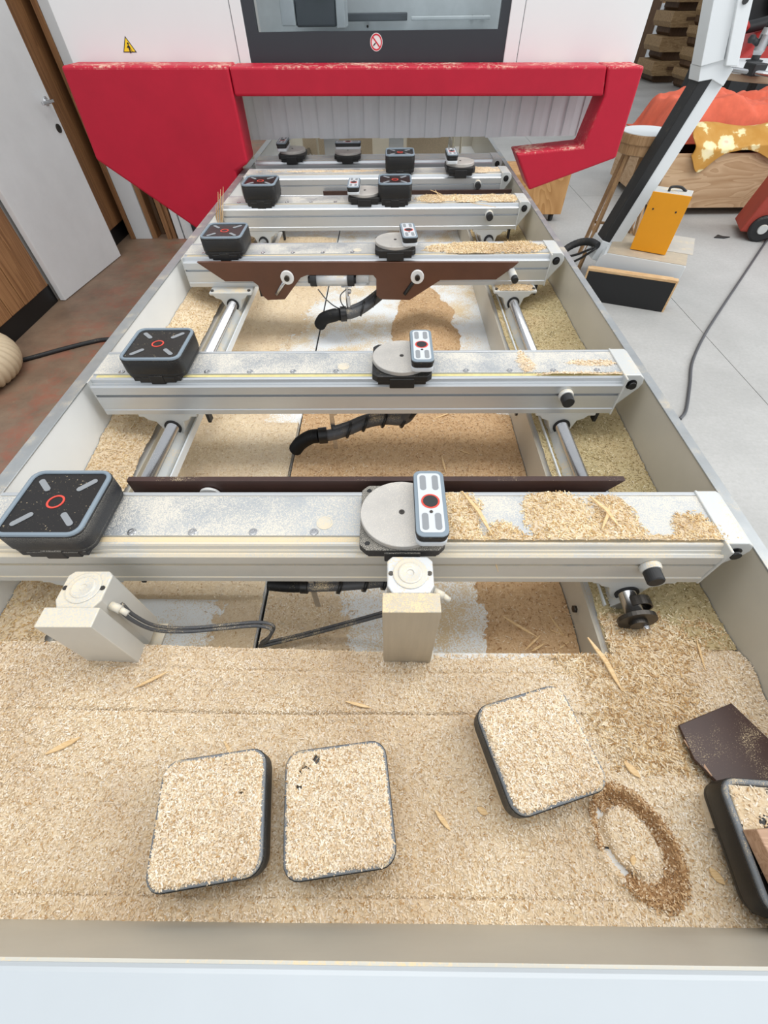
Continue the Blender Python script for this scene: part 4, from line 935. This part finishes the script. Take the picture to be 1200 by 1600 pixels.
# orange box
o0, o1 = Wz(984, 389, BH + .008), Wz(1039, 399, BH + .008)
oa = math.atan2(o1[1] - o0[1], o1[0] - o0[0]); ow = math.hypot(o1[0] - o0[0], o1[1] - o0[1])
ob = root('orange_box', 'orange steel box with grey top and handle on the console floor box', 'tool box', (o0[0], o0[1], BH + .0085), oa)
oh = Wy(1021, 299, o0[1])[2] - BH - .008
part('front_panel', MB().box(0, ow, 0, .006, 0, oh), 'orange_paint', ob, .002, local=True)
part('case', MB().box(.006, ow - .006, .006, .15, .0, oh), 'cast_white', ob, .004, local=True)
part('handle', MB().tube([(ow * .38, .05, oh), (ow * .40, .06, oh + .022), (ow * .62, .09, oh + .022), (ow * .8, .10, oh)], .008, 8, 6), 'black_rubber', ob, local=True)
part('screw', MB().cyl((ow * .18, 0, oh * .73), (ow * .18, -.002, oh * .73), .006, seg=8), 'machine_dark', ob, local=True)
part('screw', MB().cyl((ow * .78, 0, oh * .73), (ow * .78, -.002, oh * .73), .006, seg=8), 'machine_dark', ob, local=True)
part('side_screw', MB().cyl((ow - .006, .05, oh * .93), (ow + .002, .05, oh * .93), .006, seg=8), 'machine_dark', ob, local=True)
# framed dark panel leaning before the floor box
d0, d1 = Wz(925, 470, 0), Wz(1036, 488, 0)
da = math.atan2(d1[1] - d0[1], d1[0] - d0[0]); dw = .62
fp = root('framed_panel', 'black panel with pale wood edging standing before the console floor box', 'panel', (d1[0], d1[1], 0), da)
part('panel', MB().box(-dw + .012, -.012, -.002, .014, 0, .205), 'black_paint', fp, local=True)
part('edging', MB().box(-dw, 0, 0, .045, .205, .222), 'pale_wood', fp, .001, local=True)
for x in (-dw, -.012): part('edging', MB().box(x, x + .012, -.003, .045, 0, .205), 'pale_wood', fp, .001, local=True)
part('edging', MB().box(-dw + .02, -.03, .045, .075, .205, .216), 'pale_wood', fp, .001, local=True)
# stool
sc = Wz(1014, 205, .88); sr = .185
st_ = root('work_stool', 'tall wooden stool with thick round seat behind the console arm', 'stool', (sc[0], sc[1], 0))
part('seat', MB().lathe([(.001, .825), (sr, .825), (sr + .002, .83), (sr + .002, .872), (sr, .88), (.001, .88)], seg=40), 'stool_wood', st_, local=True)
part('seat_top', MB().lathe([(.001, .88), (sr - .003, .88), (sr - .003, .884), (.001, .884)], seg=40), 'melamine', st_, local=True)
part('seat_ring', MB().lathe([(.001, .76), (sr - .03, .76), (sr - .006, .77), (sr - .006, .824), (.001, .824)], seg=40), 'stool_wood', st_, local=True)
fl_ = Wz(905, 396, .0) - np.array([sc[0], sc[1], 0]); rl = min(.34, math.hypot(fl_[0], fl_[1]))
for k in range(4):
    a = math.atan2(fl_[1], fl_[0]) + k * PI / 2; c, s_ = math.cos(a), math.sin(a)
    part('leg', MB().add([(c * r2 + s_ * q * .014 + c * e * .012, s_ * r2 - c * q * .014 + s_ * e * .012, z) for r2, z in ((rl, 0), (.13, .79)) for q, e in ((-1, -1), (1, -1), (1, 1), (-1, 1))],
                         [(3, 2, 1, 0), (4, 5, 6, 7), (0, 1, 5, 4), (1, 2, 6, 5), (2, 3, 7, 6), (3, 0, 4, 7)]), 'stool_wood', st_, .003, local=True)
    b = a + PI / 2; r3 = rl - (rl - .13) * .26 / .79
    part('rung', MB().cyl((c * r3, s_ * r3, .26), (math.cos(b) * r3, math.sin(b) * r3, .26), .01, seg=10), 'stool_wood', st_, local=True)
for k in range(3):
    a = .4 + k * .5
    part('panel_board', MB().box(-.05, .05, -.009, .009, .30, .79).xf(Matrix.Rotation(a - 1.2, 4, 'Z') @ Matrix.Translation((.02 + .05 * k, .08, 0))), 'stool_wood', st_, .002, local=True)
# plywood crate on castors, with cloths on it
c0_ = Wz(1060, 325, .07); cy0 = c0_[1]; ct = Wy(1100, 240, cy0)[2]
cx0, cx1 = Wy(1018, 322, cy0)[0], Wy(1290, 322, cy0)[0]
cr = root('plywood_crate', 'long plywood crate on castors under the orange and flowered cloths', 'crate', (cx0, cy0, 0))
OFF[cr.name] = (0, 0, 0)
part('front_panel', MB().box(0, cx1 - cx0, 0, .02, .07, ct), 'plywood', cr, .002, local=True)
part('side_panel', MB().box(0, .02, .02, 1.3, .07, ct), 'plywood', cr, .002, local=True)
part('side_panel', MB().box(cx1 - cx0 - .02, cx1 - cx0, .02, 1.3, .07, ct), 'plywood', cr, .002, local=True)
part('back_panel', MB().box(.02, cx1 - cx0 - .02, 1.28, 1.3, .07, ct), 'plywood', cr, .002, local=True)
part('bottom_panel', MB().box(.02, cx1 - cx0 - .02, .02, 1.28, .07, .09), 'plywood', cr, local=True)
part('contents_board', MB().box(.04, cx1 - cx0 - .04, .04, 1.26, ct - .12, ct - .06), 'board_dark', cr, local=True)
for x in (.1, cx1 - cx0 - .1):
    for y in (.1, 1.2): part('castor', MB().cyl((x - .015, y, .035), (x + .015, y, .035), .035, seg=16).box(x - .02, x + .02, y - .02, y + .02, .05, .07), 'machine_dark', cr, local=True)
def cloth(name, label, fn, nu, nv, m, th=.006):
    U, Vv = np.meshgrid(np.linspace(0, 1, nu), np.linspace(0, 1, nv)); P = fn(U, Vv).reshape(-1, 3)
    i = (np.arange(nv - 1)[:, None] * nu + np.arange(nu - 1)[None]).ravel(); Q = np.stack([i, i + 1, i + nu + 1, i + nu], 1)
    o = bpy.data.objects.new(name, np_mesh(name, P, Q, [m])); COL.objects.link(o); o['label'] = label; o['category'] = 'cloth'
    sm = o.modifiers.new('thickness', 'SOLIDIFY'); sm.thickness = th; sm.offset = 1; return o
def gold(U, V):     # over the front edge of the crate, hanging in points
    x = cx0 + .16 + U * (cx1 - cx0 - .3)
    hang = .015 + .17 * np.exp(-((U - .09) / .085) ** 2) + .10 * np.exp(-((U - .62) / .2) ** 2)
    T0 = .24
    s_ = V * (T0 + hang); y = np.where(s_ < T0, cy0 + T0 - .03 - s_, cy0 - .03 - .015 * np.sin(U * 30) * (s_ - T0) / .2)
    z = np.where(s_ < T0, ct + .03 + .13 * np.cos(PI * .5 * np.clip(s_ / T0, 0, 1)) + .018 * np.sin(U * 14 + s_ * 9), ct + .03 + .018 * np.sin(U * 14 + T0 * 9) - (s_ - T0))
    return np.stack([x + .02 * np.sin(V * 9 + U * 5), y, z + .02 * (1 + fbm(x * 3, s_ * 3, 2, 3))], -1)
cloth('flowered_cloth', 'gold cloth with cream flowers hanging over the crate front', gold, 120, 70, 'cloth_flower')
def orange(U, V):
    x = cx0 - .03 + U * (cx1 - cx0 + .05); y = cy0 + .25 + V * .98
    e = np.minimum(np.minimum(U, 1 - U), np.minimum(V, 1 - V)); hgt = .15 * smooth(0, .18, e)
    z = ct + .15 + hgt + .10 * fbm(U * 2.2, V * 1.5, 3, 4) * 1.3 + .03 * np.sin(U * 22 + 6 * fbm(U, V, 5, 2)) - .20 * smooth(.1, 0, e)
    return np.stack([x + .03 * fbm(U, V, 9, 2), y + .04 * fbm(U + 3, V, 9, 2), np.maximum(z, ct + .02)], -1)
cloth('orange_cloth', 'crumpled orange cloth heaped on the plywood crate', orange, 140, 80, 'cloth_orange', .008)
# plywood box on castors beyond the red bumper
b0, b1 = Wz(832, 330, .07), Wz(876, 335, .07)
pb = root('plywood_box', 'small plywood box on castors half hidden by the red bumper foot', 'box', (b1[0], b1[1], 0))
part('box_body', MB().box(-.62, 0, 0, .5, .07, .40), 'plywood_tan', pb, .003, local=True)
for x in (-.08, -.5):
    for y in (.06, .44): part('castor', MB().cyl((x - .015, y, .035), (x + .015, y, .035), .035, seg=16).box(x - .02, x + .02, y - .02, y + .02, .05, .07), 'machine_dark', pb, local=True)
# stacked wooden blanks; dark set-back layers paint the shade in the gaps between
def stack(u0, u1, v0, levels, label, group, y, m='stack_wood', seed=1):
    rr = random.Random(seed); z = 0
    X0, X1 = Wy(u0, v0, y)[0], Wy(u1, v0, y)[0]; w_ = X1 - X0
    for k in range(levels):
        rec = k % 2 == 0; th = rr.uniform(.12, .16) if rec else rr.choice((.2, .24, .17)); wk = w_ * (.66 if rec else rr.uniform(.92, 1.0)); ox = rr.uniform(-.05, .05) * w_ + (w_ - wk) * .6
        lab = label + (' at the very bottom' if k == 0 else ', layer %s from the floor' % ('second third fourth fifth sixth seventh eighth ninth tenth eleventh twelfth'.split()[k - 1]))
        pr = [(X0 + ox, z + th * .35), (X0 + ox + .05, z), (X0 + ox + wk - .05, z), (X0 + ox + wk, z + th * .35), (X0 + ox + wk, z + th), (X0 + ox, z + th)]
        b = root('stack_layer', lab, 'wood blank', (X0 + ox + wk / 2, y, z), group=group)
        part('blank', MB().prism(pr, y + (.22 if rec else rr.uniform(-.04, .04)), y + 1.0, 'y'), 'board_dark' if rec else m, b, .006)
        if k % 4 == 1: part('notch', MB().box(X0 + ox + wk * .4, X0 + ox + wk * .62, y - .05, y + .05, z + th * .45, z + th * .65), 'board_dark', b)
        z += th + .001
stack(1020, 1076, 105, 10, 'piece of the stack of brown blanks and dark gap fillers beside the far doorway', 'stacked wooden blanks', 14.6, seed=3)
stack(1080, 1118, 118, 10, 'piece of the stack of brown blanks and dark gap fillers behind the console cover', 'stacked wooden blanks', 13.3, seed=5)
# far corner: cabinet, frame, dark board
cbn = root('control_cabinet', 'white control cabinet with warning sticker beside the stacked blanks', 'cabinet', (9.4, 19.4, 0))
x0, x1 = Wy(1014, 70, 19.4)[0], Wy(1046, 70, 19.4)[0]
part('cabinet_body', MB().box(x0, x1 + .6, 19.4, 20, 0, 1.15), 'white_paint', cbn, .01)
q = Wy(1025, 78, 19.39); part('warning_sticker', MB().prism([(q[0] - .1, q[2] - .08), (q[0] + .1, q[2] - .08), (q[0], q[2] + .1)], 19.385, 19.398, 'y'), 'sticker_yellow', cbn)
q = Wy(1036, 73, 19.39); part('prohibition_sticker', MB().lathe([(.05, 0), (.085, 0), (.085, .008), (.05, .008)], (q[0], 19.398, q[2]), 'y', ring=True), 'sticker_red', cbn)
part('switch_panel', MB().box(x0 + .1, x0 + .35, 19.38, 19.4, .95, 1.1), 'machine_dark', cbn, .01)
db = Wy(990, 100, 18.2)[0], Wy(1004, 100, 18.2)[0]
thing('dark_board', 'dark brown panel standing by the far white cabinet', 'board', MB().box(db[0] - .4, db[1], 18.2, 18.26, 0, 1.33), 'board_dark', .01)
x0, x1 = Wy(1014, 20, 20.7)[0], Wy(1052, 20, 20.7)[0]
wfm = bpy.data.objects.new('window_1', MB().box(x0, x0 + .18, 20.8, 21, .95, 2.6).box(x1 + .1, x1 + .3, 20.8, 21, .95, 2.6).box(x0, x1 + .3, 20.8, 21, .85, 1.0).box(x0 + .45, x0 + .55, 20.85, 21, 1.0, 2.6).mesh('window_1', bevel=.01)); COL.objects.link(wfm)
wfm.data.materials.append(MATS['pale_wood']); wfm['kind'] = 'structure'; wfm['label'] = 'wooden window frame in the far wall'
# round work table with tools, farther right
tz = .88; tp = Wz(1128, 112, tz); ty = tp[1]; tcx = tp[0] + .95; tcy = ty + .35
tb = root('round_table', 'round chipboard work table with a white top behind the crate', 'table', (tcx, tcy, 0)); TR = 1.02
part('table_top', MB().lathe([(.001, tz - .06), (TR, tz - .06), (TR + .004, tz - .05), (TR + .004, tz - .006), (TR, tz - .002), (.001, tz - .002)], seg=64), 'chipboard', tb, local=True)
part('top_laminate', MB().lathe([(.001, tz - .002), (TR, tz - .002), (TR, tz), (.001, tz)], seg=64), 'linen_white', tb, local=True)
for k in range(4):
    a = .6 + k * PI / 2; part('leg', MB().box(-.035, .035, -.035, .035, 0, tz - .06).xf(Matrix.Translation((.62 * math.cos(a), .62 * math.sin(a), 0))), 'machine_dark', tb, .004, local=True)
def tt(u, v, dz=.0): return Vector(Wz(u, v, tz + dz))
cl1 = root('bar_clamp', 'long silver bar clamp with black jaw lying on the round table', 'clamp', tuple(tt(1160, 112)))
a, b = tt(1122, 106, .03), tt(1215, 118, .03)
part('bar', MB().tube([a, b], .022, 10, 2), 'chrome', cl1); part('second_bar', MB().tube([a + Vector((.1, -.10, 0)), b + Vector((.1, -.1, 0))], .016, 10, 2), 'chrome', cl1)
part('end_stop', MB().cyl(a + Vector((0, 0, .05)), a - Vector((0, 0, .03)), .03), 'chrome', cl1)
m_ = tt(1173, 111, .03); part('jaw', MB().box(m_.x - .07, m_.x + .07, m_.y - .16, m_.y + .06, tz + .001, tz + .10), 'machine_dark', cl1, .01)
hc = tt(1178, 96, .0)
tr = root('router_tool', 'grey and black hand router standing on the round table', 'power tool', (hc.x, hc.y, tz))
part('body', MB().lathe([(.001, .06), (.05, .06), (.065, .10), (.07, .24), (.06, .30), (.001, .31)]), 'steel', tr, local=True)
part('base', MB().lathe([(.001, 0), (.10, 0), (.10, .012), (.05, .02), (.05, .06), (.001, .06)]), 'machine_dark', tr, local=True)
for s_ in (-1, 1): part('grip', MB().cyl((s_ * .06, 0, .16), (s_ * .15, 0, .20), .03).lathe([(.001, -.04), (.03, -.035), (.045, 0), (.03, .035), (.001, .04)], (s_ * .16, 0, .2)), 'machine_dark', tr, local=True)
part('motor_cap', MB().lathe([(.001, .31), (.055, .31), (.05, .34), (.02, .35), (.001, .35)]), 'machine_dark', tr, local=True)
# red and green machines behind the table
mx = Wy(1190, 60, 9.4)
rm = root('red_machine', 'red rounded machine hood with dark pipe behind the round table', 'machine', (mx[0] + .3, 9.4, 0))
RT = Wy(1195, 48, 9.4)[2]
part('hood', MB().prism([(-.62, .72), (1.4, .72), (1.4, RT), (-.02, RT), (-.2, RT - .04), (-.42, RT - .22)], 0, .9, 'y'), 'machine_red', rm, .06, 4, local=True)
part('stand', MB().box(-.5, 1.3, .05, .85, 0, .72), 'machine_dark', rm, .01, local=True)
part('pipe', MB().tube([(-.75, .4, .9), (-.62, .4, 1.1), (-.35, .4, RT + .02), (.2, .4, RT + .10), (1.3, .4, RT + .12)], .07, 12, 8), 'machine_dark', rm, local=True)
part('flange', MB().cyl((-.5, .3, RT + .02), (-.46, .3, RT + .07), .09), 'machine_red', rm, local=True)
gx = Wy(1180, 20, 11.0)
gm = root('green_machine', 'dark green machine with round guard at the far right', 'machine', (gx[0], 11.0, 0))
part('body', MB().prism([(-.35, 0), (2, 0), (2, 2.2), (-.2, 2.2)], 0, .9, 'y'), 'machine_dark', gm, .02, local=True)
part('guard', MB().prism(rrect(.95, 1.55, 1.7, .75, .25, 8), -.18, 0, 'y'), 'machine_green', gm, .03, 3, local=True)
part('guard_rim', MB().tube([(.3, -.2, 1.9), (.22, -.2, 1.6), (.3, -.2, 1.3), (.6, -.2, 1.2)], .03, 8, 8), 'machine_green', gm, local=True)
# dull red trolley at the right edge
rx = Wz(1150, 376, 0)
rt = root('red_trolley', 'dull red steel trolley with a black wheel beside the crate', 'trolley', (rx[0], rx[1], 0), math.radians(-20))
part('body', MB().prism([(0, .06), (.9, .06), (.9, .62), (.12, .62)], .05, .42, 'y'), 'machine_red_dull', rt, .015, 3, local=True)
part('wheel', MB().lathe([(.001, 0), (.09, 0), (.105, .012), (.105, .04), (.09, .05), (.001, .05)], (.16, .06, .105), 'y'), 'black_rubber', rt, local=True)
part('hub', MB().lathe([(.001, 0), (.04, 0), (.035, .01), (.001, .01)], (.16, .01, .105), 'y'), 'cast_white', rt, local=True)
part('wheel', MB().lathe([(.001, 0), (.09, 0), (.105, .012), (.105, .04), (.09, .05), (.001, .05)], (.16, .47, .105), 'y'), 'black_rubber', rt, local=True)
part('rest', MB().box(.7, .8, .1, .40, 0, .06), 'machine_dark', rt, local=True)
kp = [(1062, 655), (1072, 640), (1078, 600), (1082, 565), (1100, 525), (1125, 485), (1155, 440), (1185, 395), (1215, 350)]
thing('floor_cable', 'grey cable snaking over the bare concrete toward the red trolley', 'cable', MB().tube([tuple(Wz(u, v, .009)) for u, v in kp], .009, 10, 8), 'cable_floor')
thing('wood_scrap', 'small dark scrap of wood lying on the concrete before the crate', 'scrap', MB().prism([(0, 0), (.09, -.02), (.16, .01), (.10, .03), (.07, .07)], 0, .008).xf(Matrix.Translation(tuple(Wz(1115, 372, .0)))), 'machine_dark', .001)
